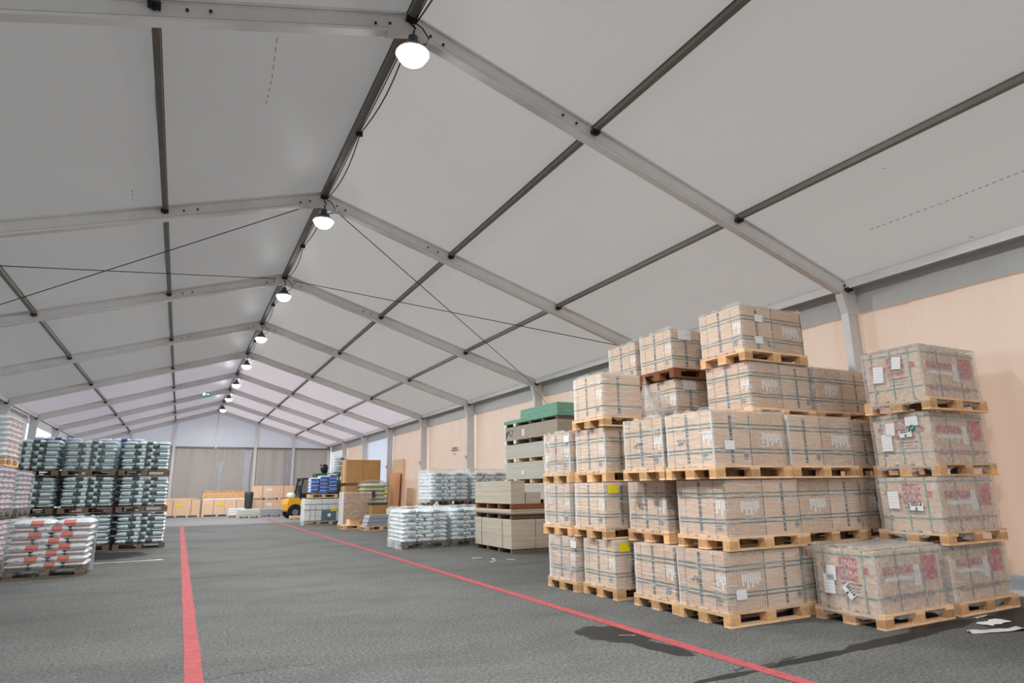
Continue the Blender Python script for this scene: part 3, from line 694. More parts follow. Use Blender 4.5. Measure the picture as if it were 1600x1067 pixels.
def red_pallet(x0, y0, lev, label, sheets, i, rz=0., check=False):
    t = thing('red_print_pallet', label, 'tile pallet', (x0+.6, y0+.37, LEVEL[lev]), rz, 'film-wrapped pallets with red print')
    pallet(t, 'pale'); z = .1445
    ob('carton', RC, t, (0, 0, z)); ob('carton_row', RROW, t, (0, 0, z))
    for n_, m_ in (('red_panel', R_SQ), ('red_marks', R_MARK), ('small_print', R_TXT), ('red_marks', R_FR), ('red_panel', R_FSQ), ('label_sheet', R_FS)): ob(n_, m_, t, (0, 0, z))
    ob('lettering', R_UNIC, t, (-RHX-.004, -.055, z+.46), rot=RX_LEFT); ob('lettering', R_CERA, t, (-RHX-.004, -.055, z+.36), rot=RX_LEFT)
    for m_ in R_STR: ob('strap', m_, t, (0, 0, z), label='green plastic strap')
    for kind, u, v, a in sheets:
        me = {'A': RS_A, 'B': RS_B, 'W': RS_W}[kind]
        s_ = ob('label_sheet', me, t, (-RHX-.045, -u, z+v), rot=(a, 0, 0), label='white paper label')
        if kind == 'W': ob('lettering', R_NUM, s_, (-.004, 0, 0), rot=RX_LEFT)
    if check:
        c_ = ob('check_sticker', CHK, t, (-RHX-.048, -.17, z+.42), label='green round sticker with a white tick'); ob('tick', TICK, c_)
    ob('shrink_wrap', FILM_R[i] if i < 4 else FILM_RT[i-4], t, (0, 0, z), label='loose crumpled clear film')
    return t
red_pallet(4.53, -1.66, 0, 'single film-wrapped pallet with red print standing on the floor at the front', (('A', -.17, .24, 0), ('B', -.13, .36, .05), ('W', .06, .19, .9)), 4)
stk = 'in the red-print stack by the wall'
red_pallet(5.86, -1.66, 0, 'bottom pallet %s' % stk, (('A', -.17, .30, 0),), 1)
red_pallet(5.74, -1.72, 1, 'second pallet from the floor %s' % stk, (('A', -.15, .34, 0), ('W', .11, .27, .05)), 2)
red_pallet(5.84, -1.69, 2, 'third pallet with a green tick sticker %s' % stk, (('A', -.16, .26, 0), ('B', -.1, .42, .05), ('W', .08, .36, -.05), ('B', .17, .50, 1.57)), 3, check=True)
red_pallet(5.73, -1.76, 3, 'topmost pallet %s' % stk, (('A', -.15, .33, .1), ('B', .09, .44, .12)), 5)

# ------------------------------------------------------------------ sacks
def pillow(lx, ly, lz, mat, seed=0, flat=.55):
    nu, nv = 10, 8
    def prof(u, v):
        a = max(0, 1-abs(2*u-1)**4.5)**.5; c = max(0, 1-abs(2*v-1)**4.5)**.5; return a*c
    b = B()
    for sg in (1, -1):
        def fn(u, v):
            k = prof(u, v); x = (u-.5)*lx*(1-.03*(1-k)); y = (v-.5)*ly*(1-.03*(1-k))
            return (x, y, lz/2+sg*lz/2*k*(1+.10*noise.noise((x*7+seed, y*7, sg))))
        if sg > 0: b.grid(fn, nu, nv)
        else: b.grid(lambda u, v: fn(1-u, v), nu, nv)
    return b.mesh('sack', mat, True)
SACK = {}
def sack_me(kind, lx, ly, lz, mat):
    k = (kind, lx, ly, lz, mat)
    if k not in SACK: SACK[k] = [pillow(lx, ly, lz, mat, s) for s in (0, 5.3)]
    return random.choice(SACK[k])
def sack_stack(name, label, cat, x0, y0, z, wd, dp, rows, hb, colour, group, wood='grey', rz=0., endfirst=True, film=None, lean=0., quarter=False):
    """pallet of printed sacks; wd along x, dp along y; rows alternate two layer patterns"""
    t = thing(name, label, cat, (x0+wd/2, y0+dp/2, z), rz, group)
    pallet(t, wood, (0, 0, 0), math.pi/2 if quarter else 0)
    R_, L_, E_ = ('sack_%s_%s' % (colour, s) for s in ('right', 'left', 'end'))
    for r in range(rows):
        zz = .147+r*hb; lz = hb*1.22; jx = random.uniform(-.012, .012)+lean*r
        def put(me, x, y, a=0.): ob('sack', me, t, (x+jx, y+random.uniform(-.008, .008), zz-.1*hb), a+random.uniform(-.02, .02))
        if quarter:
            n = 3
            for k in range(n):
                for s in (-1, 1): put(sack_me('q', dp/n*1.0, wd/2, lz, E_ if (r % 2) else R_), s*wd/4, -dp/2+dp/n*(k+.5), math.pi/2)
        elif (r % 2 == 0) == endfirst:
            e = wd*.29; m = wd-2*e
            put(sack_me('e', e, dp, lz, E_), -wd/2+e/2, 0); put(sack_me('e', e, dp, lz, E_), wd/2-e/2, 0)
            put(sack_me('m', m, dp/2, lz, R_), 0, -dp/4); put(sack_me('m', m, dp/2, lz, R_), 0, dp/4, math.pi)
        else:
            put(sack_me('h', wd/2, dp/2, lz, R_), -wd/4, -dp/4); put(sack_me('h', wd/2, dp/2, lz, L_), wd/4, -dp/4)
            put(sack_me('h', wd/2, dp/2, lz, L_), -wd/4, dp/4, math.pi); put(sack_me('h', wd/2, dp/2, lz, R_), wd/4, dp/4, math.pi)
    if film:
        ob('shrink_wrap', film, t, (lean*rows/2, 0, .147), label='clear stretch film')
    return t
FO = film_mesh(.64, .43, -.06, .87, 31, .012, .05, 'film_clear', 16, .05)
sack_stack('sack_pallet', 'low pallet of white sacks with orange labels, at the left front', 'sack pallet', -4.50, 8.36, 0, 1.24, .82, 8, .105, 'orange', 'sack pallets', film=FO, lean=.004)
FS = film_mesh(.43, .63, -.06, .83, 41, .012, .0, 'film_clear', 14, .05)
for l in range(3):
    sack_stack('sack_pallet', '%s pallet of red-striped white sacks in the tall stack at the left edge' % ('bottom', 'middle', 'topmost')[l], 'sack pallet', -5.72, 9.35, l*1.0, .84, 1.24, 8, .102, 'orange' if l == 2 else 'redstripe', 'sack pallets', 'pale' if l == 2 else 'grey', film=FS, quarter=True)
for l in range(2):
    sack_stack('sack_pallet', '%s pallet of red-striped sacks wedged between the tall edge stack and the green-label sacks' % ('lower', 'upper')[l], 'sack pallet', -5.70, 11.0, l*.98, .84, 1.24, 8, .10, 'redstripe', 'sack pallets', 'grey', film=FS, quarter=True)
GX = {'left': -5.80, 'middle': -4.54, 'right': -3.26}
FG = film_mesh(.60, .42, -.04, .785, 51, .01, .0, 'film_clear', 12, .04)
for cn, x0 in GX.items():
    for l in range(3):
        sack_stack('sack_pallet', '%s pallet of sacks with dark green labels, %s column of three behind the orange sacks' % (('bottom', 'middle', 'top')[l], cn), 'sack pallet', x0-.03*l+(-.05 if (cn == 'left' and l == 1) else 0), 14.1+random.uniform(-.04, .04), l*.955, 1.13, .82, 8, .0955, 'green', 'sack pallets', 'grey', endfirst=bool(l % 2), film=FG if (cn == 'middle' and l == 2) else None)
for cn, x0 in (('left', -5.6), ('right', -4.05)):
    for l in range(3):
        sack_stack('sack_pallet', '%s pallet of sacks in the %s rear stack behind the three green-label columns' % (('bottom', 'middle', 'topmost blue-label')[l], cn), 'sack pallet', x0, 15.3, l*1.0, 1.16, .82, 9, .092, 'blue' if l == 2 else 'green', 'sack pallets', 'grey')

# ---- CEZ sacks
CEZ = text_mesh('lettering', 'CEZ', .098, 'print_blue'); DOT = B().box(-.012, .012, -.003, 0, -.012, .012).mesh('print_mark', 'print_black'); TXT = B().box(-.05, .05, -.002, 0, -.012, .012).mesh('print_text', 'print_grey')
def cez_stack(label, x0, y0, z, wd, dp, rows, hb, film, wood='grey'):
    t = thing('white_sack_pallet', label, 'sack pallet', (x0+wd/2, y0+dp/2, z), 0, 'pallets of white sacks with blue lettering')
    pallet(t, wood, (0, -dp/2+.42, 0))
    if dp > 1: pallet(t, wood, (0, dp/2-.42, 0)) if dp > 1.6 else None
    for r in range(rows):
        zz = .147+r*hb; lz = hb*1.2
        n = 2 if r % 2 else 3; w_ = wd/n; m = 2 if dp < 1 else 3
        for j in range(m):
            for i in range(n):
                s = ob('sack', sack_me('c', round(w_, 3), round(dp/m, 3), lz, 'bag_white'), t, (-wd/2+w_*(i+.5)+random.uniform(-.01, .01), -dp/2+dp/m*(j+.5), zz-.1*hb), random.uniform(-.03, .03)+(math.pi if random.random() < .5 and j else 0))
                if j == 0:
                    if r % 2 and i in (0, 1): ob('lettering', CEZ, s, (-.06 if i == 0 else -.02, -dp/m/2-.006, lz*.5), rot=RX_FRONT, label='blue lettering CEZ'); ob('print_text', TXT, s, (.12, -dp/m/2-.006, lz*.5))
                    else: ob('print_mark', DOT, s, (-.1, -dp/m/2-.006, lz*.55))
    if film: ob('shrink_wrap', film, t, (0, 0, .147), label='clear stretch film')
FC = film_mesh(.62, .64, -.12, .84, 61, .03, .14, 'film_clear', 20, .1); FC2 = film_mesh(.615, .62, -.04, .90, 71, .02, .10, 'film_clear', 16, .05)
cez_stack('front left pallet of white CEZ sacks in crumpled film, nearest the aisle', 3.12, 9.66, 0, 1.22, 1.24, 8, .098, FC)
cez_stack('front right pallet of white CEZ sacks, beside the beige panel stacks', 4.45, 9.72, 0, 1.22, 1.2, 8, .098, FC)
for x0, nm in ((4.70, 'left'), (6.02, 'right')):
    cez_stack('lower rear %s pallet of white CEZ sacks hidden behind the front row' % nm, x0, 12.0, 0, 1.22, 1.2, 8, .10, None)
    cez_stack('upper rear %s pallet of white CEZ sacks standing on another pallet' % nm, x0, 12.0, .96, 1.22, 1.2, 8, .10, FC2)

# ------------------------------------------------------------------ panel stacks
def sheets(parent, x0, x1, y0, y1, z0, z1, n, mat, jit=.004, name='panel'):
    h = (z1-z0)/n
    for i in range(n):
        a, c = random.uniform(-jit, jit), random.uniform(-jit, jit)
        ob(name, B().box(x0+a, x1+a, y0+c, y1+c, z0+i*h+.0012, z0+(i+1)*h-.0012).mesh(name, mat), parent)
def skids(parent, x0, x1, y0, y1, z0, z1, mat='wood_grey', ny=4):
    for i in range(ny):
        y = y0+.06+(y1-y0-.12)*i/(ny-1); ob('skid', B().box(x0+.02, x1-.02, y-.045, y+.045, z0, z1).mesh('skid', mat), parent)
def band(parent, x0, x1, y0, y1, z0, z1, ys=(), xs=()):
    for y in ys: ob('band', B().box(x0-.003, x0, y-.006, y+.006, z0, z1).box(x0-.003, x1, y-.006, y+.006, z1, z1+.003).mesh('band', 'print_line'), parent)
    for x in xs: ob('band', B().box(x-.006, x+.006, y0-.003, y0, z0, z1).box(x-.006, x+.006, y0-.003, y1, z1, z1+.003).mesh('band', 'print_line'), parent)
PX = 1.19
p = thing('panel_stack', 'lower stack of beige panels with dark bands, on the floor beside the white sacks', 'panel stack', (4.86, 7.15, 0), 0, 'stacks of building panels')
skids(p, 0, PX, 0, 2.0, 0, .10); sheets(p, 0, PX, 0, 2.0, .10, .74, 14, 'board_edge'); band(p, -.006, PX, 0, 2, .02, .745, (.45, 1.6), (.62,))
p = thing('panel_stack', 'thin layer of loose beige boards on skids over the lower panel stack', 'panel stack', (4.83, 7.10, .752), 0, 'stacks of building panels')
skids(p, .03, 1.2, .05, 2.05, 0, .10, 'wood_grey'); sheets(p, 0, 1.2, 0, 2.08, .10, .21, 4, 'board_edge', .02)
p = thing('panel_stack', 'upper stack of beige panels in two strips on reddish wooden skids', 'panel stack', (4.86, 7.15, .965), 0, 'stacks of building panels')
skids(p, 0, PX, 0, 2.0, 0, .12, 'wood_red'); ob('skid', B().box(0, 1.22, -.01, .03, .01, .12).mesh('skid', 'wood_red'), p)
sheets(p, 0, .36, 0, 2.0, .12, .64, 13, 'board_edge'); sheets(p, .39, .78, 0, 1.2, .12, .37, 6, 'board_edge')
zs = [(.0, .10, .50), (.50, .60, 1.06), (1.06, 1.16, 1.55), (1.56, 1.66, 2.10), (2.11, 2.20, 2.58), (2.60, 2.70, 3.06), (3.07, 3.15, 3.47)]
TW = ['bottom', 'second', 'third', 'fourth', 'fifth', 'sixth', 'topmost']
for i, (za, zb, zc) in enumerate(zs):
    top = i == 6; mat = 'board_speckle' if i == 5 else 'board_grey'
    p = thing('panel_bundle', '%s bundle of %s panels in the tall stack against the right wall' % (TW[i], 'green and speckled' if top else 'speckled brown' if i == 5 else 'pale grey'), 'panel bundle', (6.10, 7.05, za), 0, 'bundles of the tall panel stack')
    skids(p, 0, 1.1, .02, 2.85, 0, zb-za, 'wood_grey' if i in (5, 6) else 'wood_pale', 5)
    for y in (2.25, 2.82): ob('skid_cover', B().box(-.004, .02, y-.07, y+.07, 0, zb-za).mesh('skid_cover', 'paper_white'), p, label='white paper over a skid end')
    if top:
        sheets(p, 0, 1.1, 0, 2.9, zb-za, zb-za+.10, 3, 'board_green'); sheets(p, 0, 1.1, .0, 1.9, zb-za+.10, zc-za, 4, 'board_green')
    else: sheets(p, 0, 1.1, 0 if i < 5 else .02, 2.8, zb-za, zc-za, 9, mat)
    if i == 5:
        ob('label_sheet', B().box(-.004, 0, -.07, .07, -.09, .09).mesh('label_sheet', 'label_paper'), p, (-.004, 1.75, .27))
        ob('spray_mark', B().tube([(-.004, 2.75, .16), (-.004, 2.72, .36), (-.004, 2.7, .22), (-.004, 2.60, .38), (-.004, 2.52, .24), (-.004, 2.42, .22), (-.004, 2.36, .36), (-.004, 2.5, .38)], .012, 5).mesh('spray_mark', 'poster_teal'), p, label='blue sprayed scrawl')
    if i == 3: ob('label_sheet', B().box(-.004, 0, -.07, .07, -.06, .06).mesh('label_sheet', 'label_paper'), p, (-.004, 1.8, .27))

# ------------------------------------------------------------------ middle distance group, right of the aisle
MG = 'goods in the middle distance'
p = thing('carton_pallet', 'white wrapped carton pallet with a teal poster, beneath the blue-label sacks', 'carton pallet', (2.98, 23.0, 0), 0, MG)
pallet(p, 'pale', (.62, .4, 0)); 
for i in range(2):
    for j in range(4):
        ob('carton', B().cbox(.0+i*.74, .73+i*.74, 0, .85, .15+j*.235, .375+j*.235, .008).mesh('carton', 'foam_white'), p)
ob('poster', B().box(.74, 1.36, -.006, -.001, .17, .60).mesh('poster', 'poster_teal'), p, label='teal printed poster with a pale emblem'); ob('emblem', B().cyl((1.06, -.006, .40), (1.06, -.010, .40), .075, 12).mesh('emblem', 'print_white'), p)
ob('tag', B().box(1.12, 1.42, -.014, -.008, .56, .68).mesh('tag', 'print_yellow'), p, label='yellow tag')
for x in (.24, .46, 1.0): ob('band', B().box(x, x+.02, -.004, 0, .15, .8).mesh('band', 'print_line'), p)
for z in (.16, .62, .85): ob('band', B().box(0, 1.47, -.004, 0, z, z+.02).mesh('band', 'print_line'), p)
FP = film_mesh(.75, .45, -.1, 1.0, 81, .02, .0, 'film_clear', 12, .06); ob('shrink_wrap', FP, p, (.735, .425, .13))
p = thing('sack_pallet', 'pallet of white sacks with bright blue labels on top of white cartons', 'sack pallet', (3.78, 23.42, 1.135), 0, 'sack pallets')
pallet(p, 'pale', (0, 0, 0))
for c_ in range(3):
    for r in range(4 if c_ == 0 else 5):
        zz = .15+r*.155+(.0 if c_ != 1 else -.0)+(.07 if c_ != 1 else 0)
        ob('sack', sack_me('b', .40, .76, .15, 'sack_deepblue') if r % 1 == 0 else None, p, ((c_-1)*.395, 0, zz-.02))
        ob('sack_edge', sack_me('b', .40, .76, .07, 'bag_white'), p, ((c_-1)*.395, -.005, zz+.10))
p = thing('green_crate', 'open green plastic pallet crate behind the blue-label sacks', 'crate', (4.42, 24.3, 0), 0, MG)
pallet(p, 'grey', (0, .4, 0))
b = B()
for x in (-.75, -.25, .25, .75):
    for y in (0, .8): b.box(x-.04, x+.04, y-.03, y+.03, .15, 2.15)
for z in (.2, .75, 1.25, 1.7, 2.08):
    for y in (0, .8): b.box(-.79, .79, y-.035, y+.035, z, z+.10)
    for x in (-.75, .75): b.box(x-.035, x+.035, 0, .8, z, z+.10)
ob('crate_frame', b.mesh('crate_frame', 'plastic_green'), p); ob('crate_lid', B().box(-.82, .82, -.06, .86, 2.16, 2.21).mesh('crate_lid', 'plastic_green'), p); ob('crate_lining', B().box(-.7, .7, .05, .75, .2, 1.9).mesh('crate_lining', 'plastic_darkgreen'), p)
p = thing('black_sack', 'crumpled black plastic sack on the green crate lid', 'sack', (4.05, 24.6, 2.21), 0)
def blob(u, v):
    th = 2*math.pi*u; k = math.sin(math.pi*min(.98, v*.96+.02))**.3; r = .17*k*(1+.25*noise.noise((math.cos(th)*2, math.sin(th)*2, v*4)))
    return (r*math.cos(th), r*math.sin(th), .42*v)
ob('sack_body', B().grid(blob, 16, 10).mesh('sack_body', 'plastic_black', True), p); ob('knot', B().cyl((-.1, 0, .34), (-.22, 0, .38), .04, 8, .02).mesh('knot', 'plastic_black'), p)
p = thing('roll_bundle', 'bundle of white and green film-wrapped sacks on the green crate', 'bundle', (4.75, 24.7, 2.23), 0)
for r in range(6): ob('sack', sack_me('b', .6, .6, .13, 'sack_green_right' if r % 2 else 'bag_white'), p, (0, 0, r*.118), 0)
ob('shrink_wrap', film_mesh(.32, .32, -.01, .74, 85, .02, .05, 'film_clear', 10), p)
for lv, lab in ((0, 'lower'), (1, 'upper')):
    p = thing('large_carton', '%s of two big brown cartons stacked behind the wrapped pallets' % lab, 'carton', (4.45, 21.9, .0 if lv == 0 else 1.62), 0, 'big stacked brown cartons')
    z0 = .15 if lv == 0 else .12; hh = 1.46 if lv == 0 else .98
    if lv == 0: pallet(p, 'grey', (.75, .45, 0))
    else: skids(p, 0, 1.5, 0, 1.0, 0, .12, 'wood_grey', 3)
    ob('box_body', B().cbox(0, .745, 0, 1.0, z0, z0+hh, .008).mesh('box_body', 'cardboard_dark'), p); ob('box_body', B().cbox(.755, 1.5, 0, 1.0, z0, z0+hh, .008).mesh('box_body', 'cardboard_dark'), p)
    ob('tape', B().box(-.003, 0, .44, .5, z0, z0+hh).mesh('tape', 'paper_white'), p)
p = thing('wrapped_carton', 'brown cartons tightly wrapped in film on a pallet, in front of the big cartons', 'wrapped pallet', (4.55, 20.5, 0), 0, MG)
pallet(p, 'pale')
for i in range(2):
    for j in range(3): ob('carton', B().cbox(-.56+i*.565, -.002+i*.565, -.38, .38, .15+j*.39, .535+j*.39, .006).mesh('carton', 'cardboard_dark'), p)
ob('edge_protector', B().box(-.585, -.55, -.40, -.385, .1, 1.35).mesh('edge_protector', 'paper_white'), p)
ob('shrink_wrap', film_mesh(.58, .40, -.05, 1.21, 87, .012, .03, 'film_tight', 14, .05), p, (0, 0, .15))
p = thing('cream_pallet', 'cream film-wrapped pallet with a domed top beside the big cartons', 'wrapped pallet', (5.50, 21.4, 0), 0, MG)
pallet(p, 'grey')
for r in range(9): ob('sack', sack_me('cr', 1.2, .8, .2, 'cream_wrap'), p, (0, 0, .14+r*.172), 0)
def dome(u, v):
    x, y = (u-.5)*1.28, (v-.5)*.86; k = (1-abs(2*u-1)**3)*(1-abs(2*v-1)**3); return (x, y, 1.66+.2*k+.02*noise.noise((x*6, y*6, 0)))
ob('shrink_wrap', B().grid(dome, 14, 12).mesh('shrink_wrap', 'film_clear', True), p); ob('print_panel', B().box(-.25, 0, -.43, -.415, 1.12, 1.38).mesh('print_panel', 'print_dark'), p); ob('tag', B().box(.4, .52, -.43, -.415, 1.3, 1.42).mesh('tag', 'print_yellow'), p)
p = thing('flat_pallet', 'nearly empty pallet with two small cartons by the wrapped brown cartons', 'pallet', (4.35, 19.3, 0), 0, MG)
pallet(p, 'pale', name='deck')
c_ = thing('small_carton', 'small open brown carton on the flat pallet, left one', 'carton', (4.18, 19.25, .145), .2, 'small cartons on the flat pallet', B().cbox(-.2, .2, -.15, .15, 0, .2).add([(-.2, -.15, .2), (.2, -.15, .2), (.24, -.28, .24), (-.16, -.28, .24)], [(0, 1, 2, 3)]).mesh('small_carton', 'cardboard'))
c_ = thing('small_carton', 'small closed brown carton on the flat pallet, right one', 'carton', (4.66, 19.3, .145), -.1, 'small cartons on the flat pallet', B().cbox(-.17, .17, -.15, .15, 0, .17).mesh('small_carton', 'cardboard_dark'))
p = thing('sheet_metal_pallet', 'stack of grey sheet-metal trays on a small pallet beside the white sacks', 'metal stack', (4.85, 18.0, 0), 0, MG)
pallet(p, 'pale')
for j in range(3): ob('tray', B().prism([(-.56+.04*j, .15+j*.13), (.56, .15+j*.13), (.56, .27+j*.13), (-.50+.04*j, .27+j*.13)], -.36, .36).mesh('tray', 'zinc'), p)
p = thing('brown_cabinet', 'small brown wooden cabinet with a dark top behind the metal trays', 'cabinet', (5.28, 19.75, 0), 0)
ob('cabinet_body', B().box(-.3, .3, -.25, .25, 0, .86).mesh('cabinet_body', 'cardboard_dark'), p); ob('cabinet_top', B().box(-.33, .33, -.28, .28, .86, .93).mesh('cabinet_top', 'print_dark'), p); ob('door', B().box(-.27, .27, -.262, -.25, .05, .82).mesh('door', 'cardboard_dark'), p)
p = thing('white_board', 'white insulation board leaning beside the brown cabinet', 'board', (5.75, 18.75, .0), 0, None, B().add([(-.32, 0, 0), (.32, 0, 0), (.32, .25, .72), (-.32, .25, .72), (-.32, .07, 0), (.32, .07, 0), (.32, .32, .72), (-.32, .32, .72)], [(0, 1, 2, 3), (7, 6, 5, 4), (0, 4, 5, 1), (1, 5, 6, 2), (2, 6, 7, 3), (3, 7, 4, 0)]).mesh('white_board', 'foam_white'))

# ------------------------------------------------------------------ forklift
fk = thing('forklift', 'yellow and black counterbalance forklift parked at the far end', 'forklift', (4.15, 30.6, 0), math.radians(8))
prof = [(-.95, .45), (-.98, .75), (-.9, 1.02), (-.35, 1.08), (-.15, .75), (.55, .62), (.62, .35), (-.85, .35)]
ob('counterweight', B().prism(prof, -.55, .55).mesh('counterweight', 'forklift_yellow'), fk)
ob('chassis', B().box(-.3, .75, -.5, .5, .3, .8).mesh('chassis', 'forklift_black'), fk)
ob('hood', B().prism([(-.4, 1.06), (-.25, 1.28), (.15, 1.22), (.25, .8), (-.2, .75)], -.42, .42).mesh('hood', 'forklift_black'), fk)
b = B()
for y in (-.46, .46):
    b.beam((-.32, y, 1.1), (-.18, y, 2.08), .07, .07, (1, 0, 0)); b.beam((.62, y, .75), (.42, y, 2.08), .07, .07, (1, 0, 0)); b.beam((-.25, y, 2.08), (.5, y, 2.08), .07, .06)
for x in (-.2, -.02, .16, .34, .46): b.beam((x, -.46, 2.08), (x, .46, 2.08), .05, .05)
ob('overhead_guard', b.mesh('overhead_guard', 'forklift_black'), fk)
ob('cab_window', B().add([(-.22, -.47, 1.25), (.52, -.47, 1.25), (.40, -.47, 2.03), (-.15, -.47, 2.03)], [(0, 1, 2, 3)]).mesh('cab_window', 'cab_glass'), fk); ob('cab_window', B().add([(-.3, -.44, 1.25), (-.3, .44, 1.25), (-.19, .44, 2.03), (-.19, -.44, 2.03)], [(0, 1, 2, 3)]).mesh('cab_window', 'cab_glass'), fk)
ob('cab_panel', B().add([(-.3, -.465, .8), (.62, -.465, .75), (.55, -.465, 1.25), (-.27, -.465, 1.3)], [(0, 1, 2, 3)]).box(-.3, .58, -.46, .46, .8, 1.2).mesh('cab_panel', 'forklift_black'), fk)
ob('wheel_arch', B().cyl((-.55, -.565, .36), (-.55, -.50, .36), .40, 22).mesh('wheel_arch', 'forklift_black'), fk)
ob('seat', B().box(-.2, .2, -.22, .22, 1.2, 1.3).box(-.24, -.14, -.22, .22, 1.3, 1.72).mesh('seat', 'rubber'), fk)
ob('steering_wheel', B().cyl((.38, 0, 1.42), (.36, 0, 1.45), .17, 14).mesh('steering_wheel', 'rubber'), fk)
for x, r in ((-.55, .33), (.55, .35)):
    for y in (-.60, .43):
        wl = ob('wheel', B().cyl((x, y, r), (x, y+.17, r), r, 20).mesh('wheel', 'rubber'), fk); ob('rim', B().cyl((x, y-.006, r), (x, y+.03, r), r*.5, 14).mesh('rim', 'rim_grey'), wl)
b = B()
for y in (-.3, .3): b.box(.82, .94, y-.05, y+.05, .08, 2.1)
for z in (.3, 1.1, 2.0): b.box(.84, .92, -.3, .3, z, z+.09)
ob('mast', b.mesh('mast', 'steel_dark'), fk)
for y in (-.24, .24): ob('fork', B().box(.95, 1.0, y-.06, y+.06, .08, .6).box(.95, 2.0, y-.06, y+.06, .06, .1).mesh('fork', 'steel_dark'), fk)
ob('rear_light', B().cyl((-.3, -.38, 2.0), (-.42, -.40, 2.0), .05, 8).mesh('rear_light', 'forklift_black'), fk); ob('gas_bottle', B().cyl((-.66, -.32, 1.2), (-.66, .32, 1.2), .15, 14).mesh('gas_bottle', 'foam_white', True), fk)

# ------------------------------------------------------------------ far end goods
def crate(label, x, y, z, lx, ly, lz, mat, n, group='long cartons along the far gable', feet=.12, boards=False):
    p = thing('long_carton', label, 'carton', (x, y, z), 0, group)
    for i in range(4): ob('foot', B().box(lx*i/3.0*.94, lx*i/3.0*.94+lx*.06, 0, ly, 0, feet).mesh('foot', 'wood_pale'), p)
    for i in range(n): ob('box_body', B().cbox(lx/n*i+.003, lx/n*(i+1)-.003, 0, ly, feet, lz, .008).mesh('box_body', mat), p)
    for k in (.25, .75): ob('band', B().box(lx*k, lx*k+.025, -.004, 0, feet, lz).mesh('band', 'print_line'), p)
    ob('tag', B().box(lx*.33, lx*.33+.36, -.008, -.002, lz*.62, lz*.62+.16).mesh('tag', 'print_yellow' if not boards else 'paper_white'), p)
    return p
crate('left long brown carton on feet by the far gable, loose boards on top', -2.62, 37.6, 0, 1.95, 1.0, 1.0, 'cardboard', 1)
p = thing('loose_boards', 'few loose thin boards lying on the left long carton', 'boards', (-2.55, 37.7, 1.0), 0)
for i in range(4): ob('board', B().beam((0, .1+.2*i, .03+.02*i), (1.5+.2*(i % 2), .15+.2*i, .04+.05*(i % 2)), .12, .03).mesh('board', 'wood_pale'), p)
crate('middle long brown carton on feet by the far gable, under orange planks', -.58, 37.6, 0, 2.55, 1.0, 1.0, 'cardboard', 2)
p = thing('plank_bundle', 'bundle of orange planks on the middle long carton', 'plank bundle', (-.58, 37.65, 1.0), 0)
skids(p, 0, 2.4, .05, .9, 0, .12, 'foam_white', 3)
for j in range(3):
    for i in range(3): ob('plank', B().box(-.05+.04*j, 2.4-.04*j, .02+.3*i, .3+.3*i, .12+.14*j, .25+.14*j).mesh('plank', 'wood_block'), p)
crate('right lower long brown carton by the far gable, beside the forklift', 2.2, 37.2, 0, 2.5, 1.0, .92, 'cardboard', 2, boards=True)
crate('right upper long brown carton by the far gable, stacked on another', 2.15, 37.2, .92, 2.5, 1.0, .85, 'cardboard', 2, boards=True)
p = thing('waste_bin', 'dark grey bin standing between the far long cartons', 'bin', (1.92, 36.3, 0), 0)
ob('bin_body', B().cyl((0, 0, .0), (0, 0, 1.3), .2, 14, .25).mesh('bin_body', 'plastic_darkgreen'), p); ob('bin_lid', B().cyl((0, 0, 1.3), (0, 0, 1.42), .27, 14, .22).mesh('bin_lid', 'plastic_darkgreen'), p)
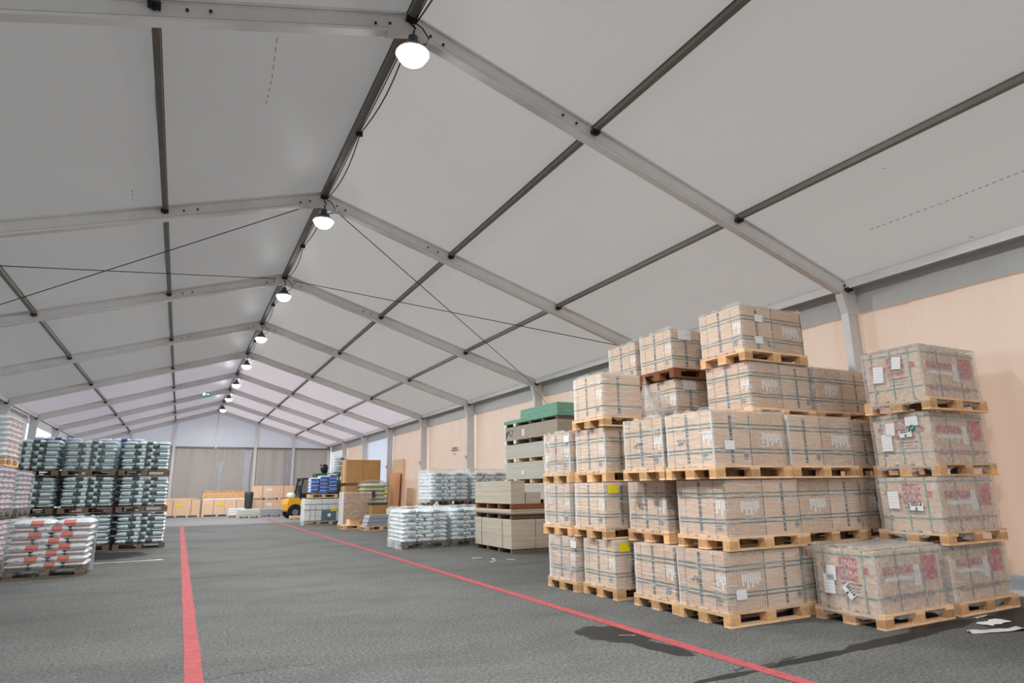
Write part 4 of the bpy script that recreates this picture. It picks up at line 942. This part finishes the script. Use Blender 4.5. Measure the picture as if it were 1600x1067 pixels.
for lab, x, y, lx, lz, mt in (('left low white wrapped bundle in front of the far cartons', .72, 35.0, .95, .48, 'foam_white'), ('middle low pale wrapped slab in front of the far cartons', 1.15, 33.2, 1.15, .46, 'board_grey'), ('right low silvery wrapped bundle in front of the far cartons', 2.45, 34.4, 1.2, .42, 'zinc')):
    p = thing('low_bundle', lab, 'bundle', (x, y, 0), 0, 'low wrapped bundles at the far end')
    for k in range(3): ob('foot', B().box(lx*k*.45, lx*k*.45+.08, 0, .8, 0, .1).mesh('foot', 'wood_pale'), p)
    for j in range(3): ob('layer', B().cbox(.02*j, lx-.02*j, .02*j, .8-.02*j, .1+j*(lz-.1)/3+.002, .1+(j+1)*(lz-.1)/3, .02).mesh('layer', mt), p)
    ob('shrink_wrap', film_mesh(lx/2+.02, .42, .06, lz+.02, 90, .02, .04, 'film_clear', 8), p, (lx/2, .4, 0))
p = thing('timber_offcut', 'pale timber block lying beside the forklift wheel', 'timber', (3.75, 28.9, 0), .1, None, B().cbox(-.5, .5, -.12, .12, .06, .2, .02).box(-.35, -.25, -.12, .12, 0, .06).box(.25, .35, -.12, .12, 0, .06).mesh('timber_offcut', 'wood_pale'))

# ------------------------------------------------------------------ litter on the floor
def scrap(name, label, x, y, lx, ly, seed, mat, rz=0., amp=.02):
    def fn(u, v):
        k = .6+.4*noise.noise((u*3+seed, v*2, 0)); return ((u-.5)*lx, (v-.5)*ly*k, .004+amp*abs(noise.noise((u*6+seed, v*6, 1.))))
    return thing(name, label, 'litter', (x, y, 0), rz, 'litter on the floor', B().grid(fn, 14, 5).mesh(name, mat, True))
scrap('film_scrap', 'long crumpled strip of clear film on the floor, lower right corner', 5.75, -2.35, 1.3, .16, 3, 'scrap_film', -.35, .04)
scrap('paper_scrap', 'white paper sheet on the floor before the right red-print stack', 5.85, -2.0, .42, .26, 1, 'paper_white', .1, .012)
scrap('film_scrap', 'small white film scrap at the foot of the right red-print stack', 6.05, -1.78, .3, .08, 8, 'scrap_film', .1, .02)
scrap('wood_splinter', 'thin wooden splinter lying on the dark wet patch', 2.22, -.52, .16, .014, 5, 'wood_pale', -.5, .006)
for i, (x, y) in enumerate(((3.88, 6.86), (3.9, 6.1), (4.1, 6.5), (4.35, 6.2))): scrap('paper_scrap', '%s small white scrap on the floor before the beige panels, counting from the left' % ORD[i], x, y, .22, .07, i, 'paper_white', i*.7, .01)
scrap('film_scrap', 'flat pale film strip on the floor before the green-label sacks', -2.7, 10.6, 1.3, .2, 12, 'scrap_film', .05, .01)
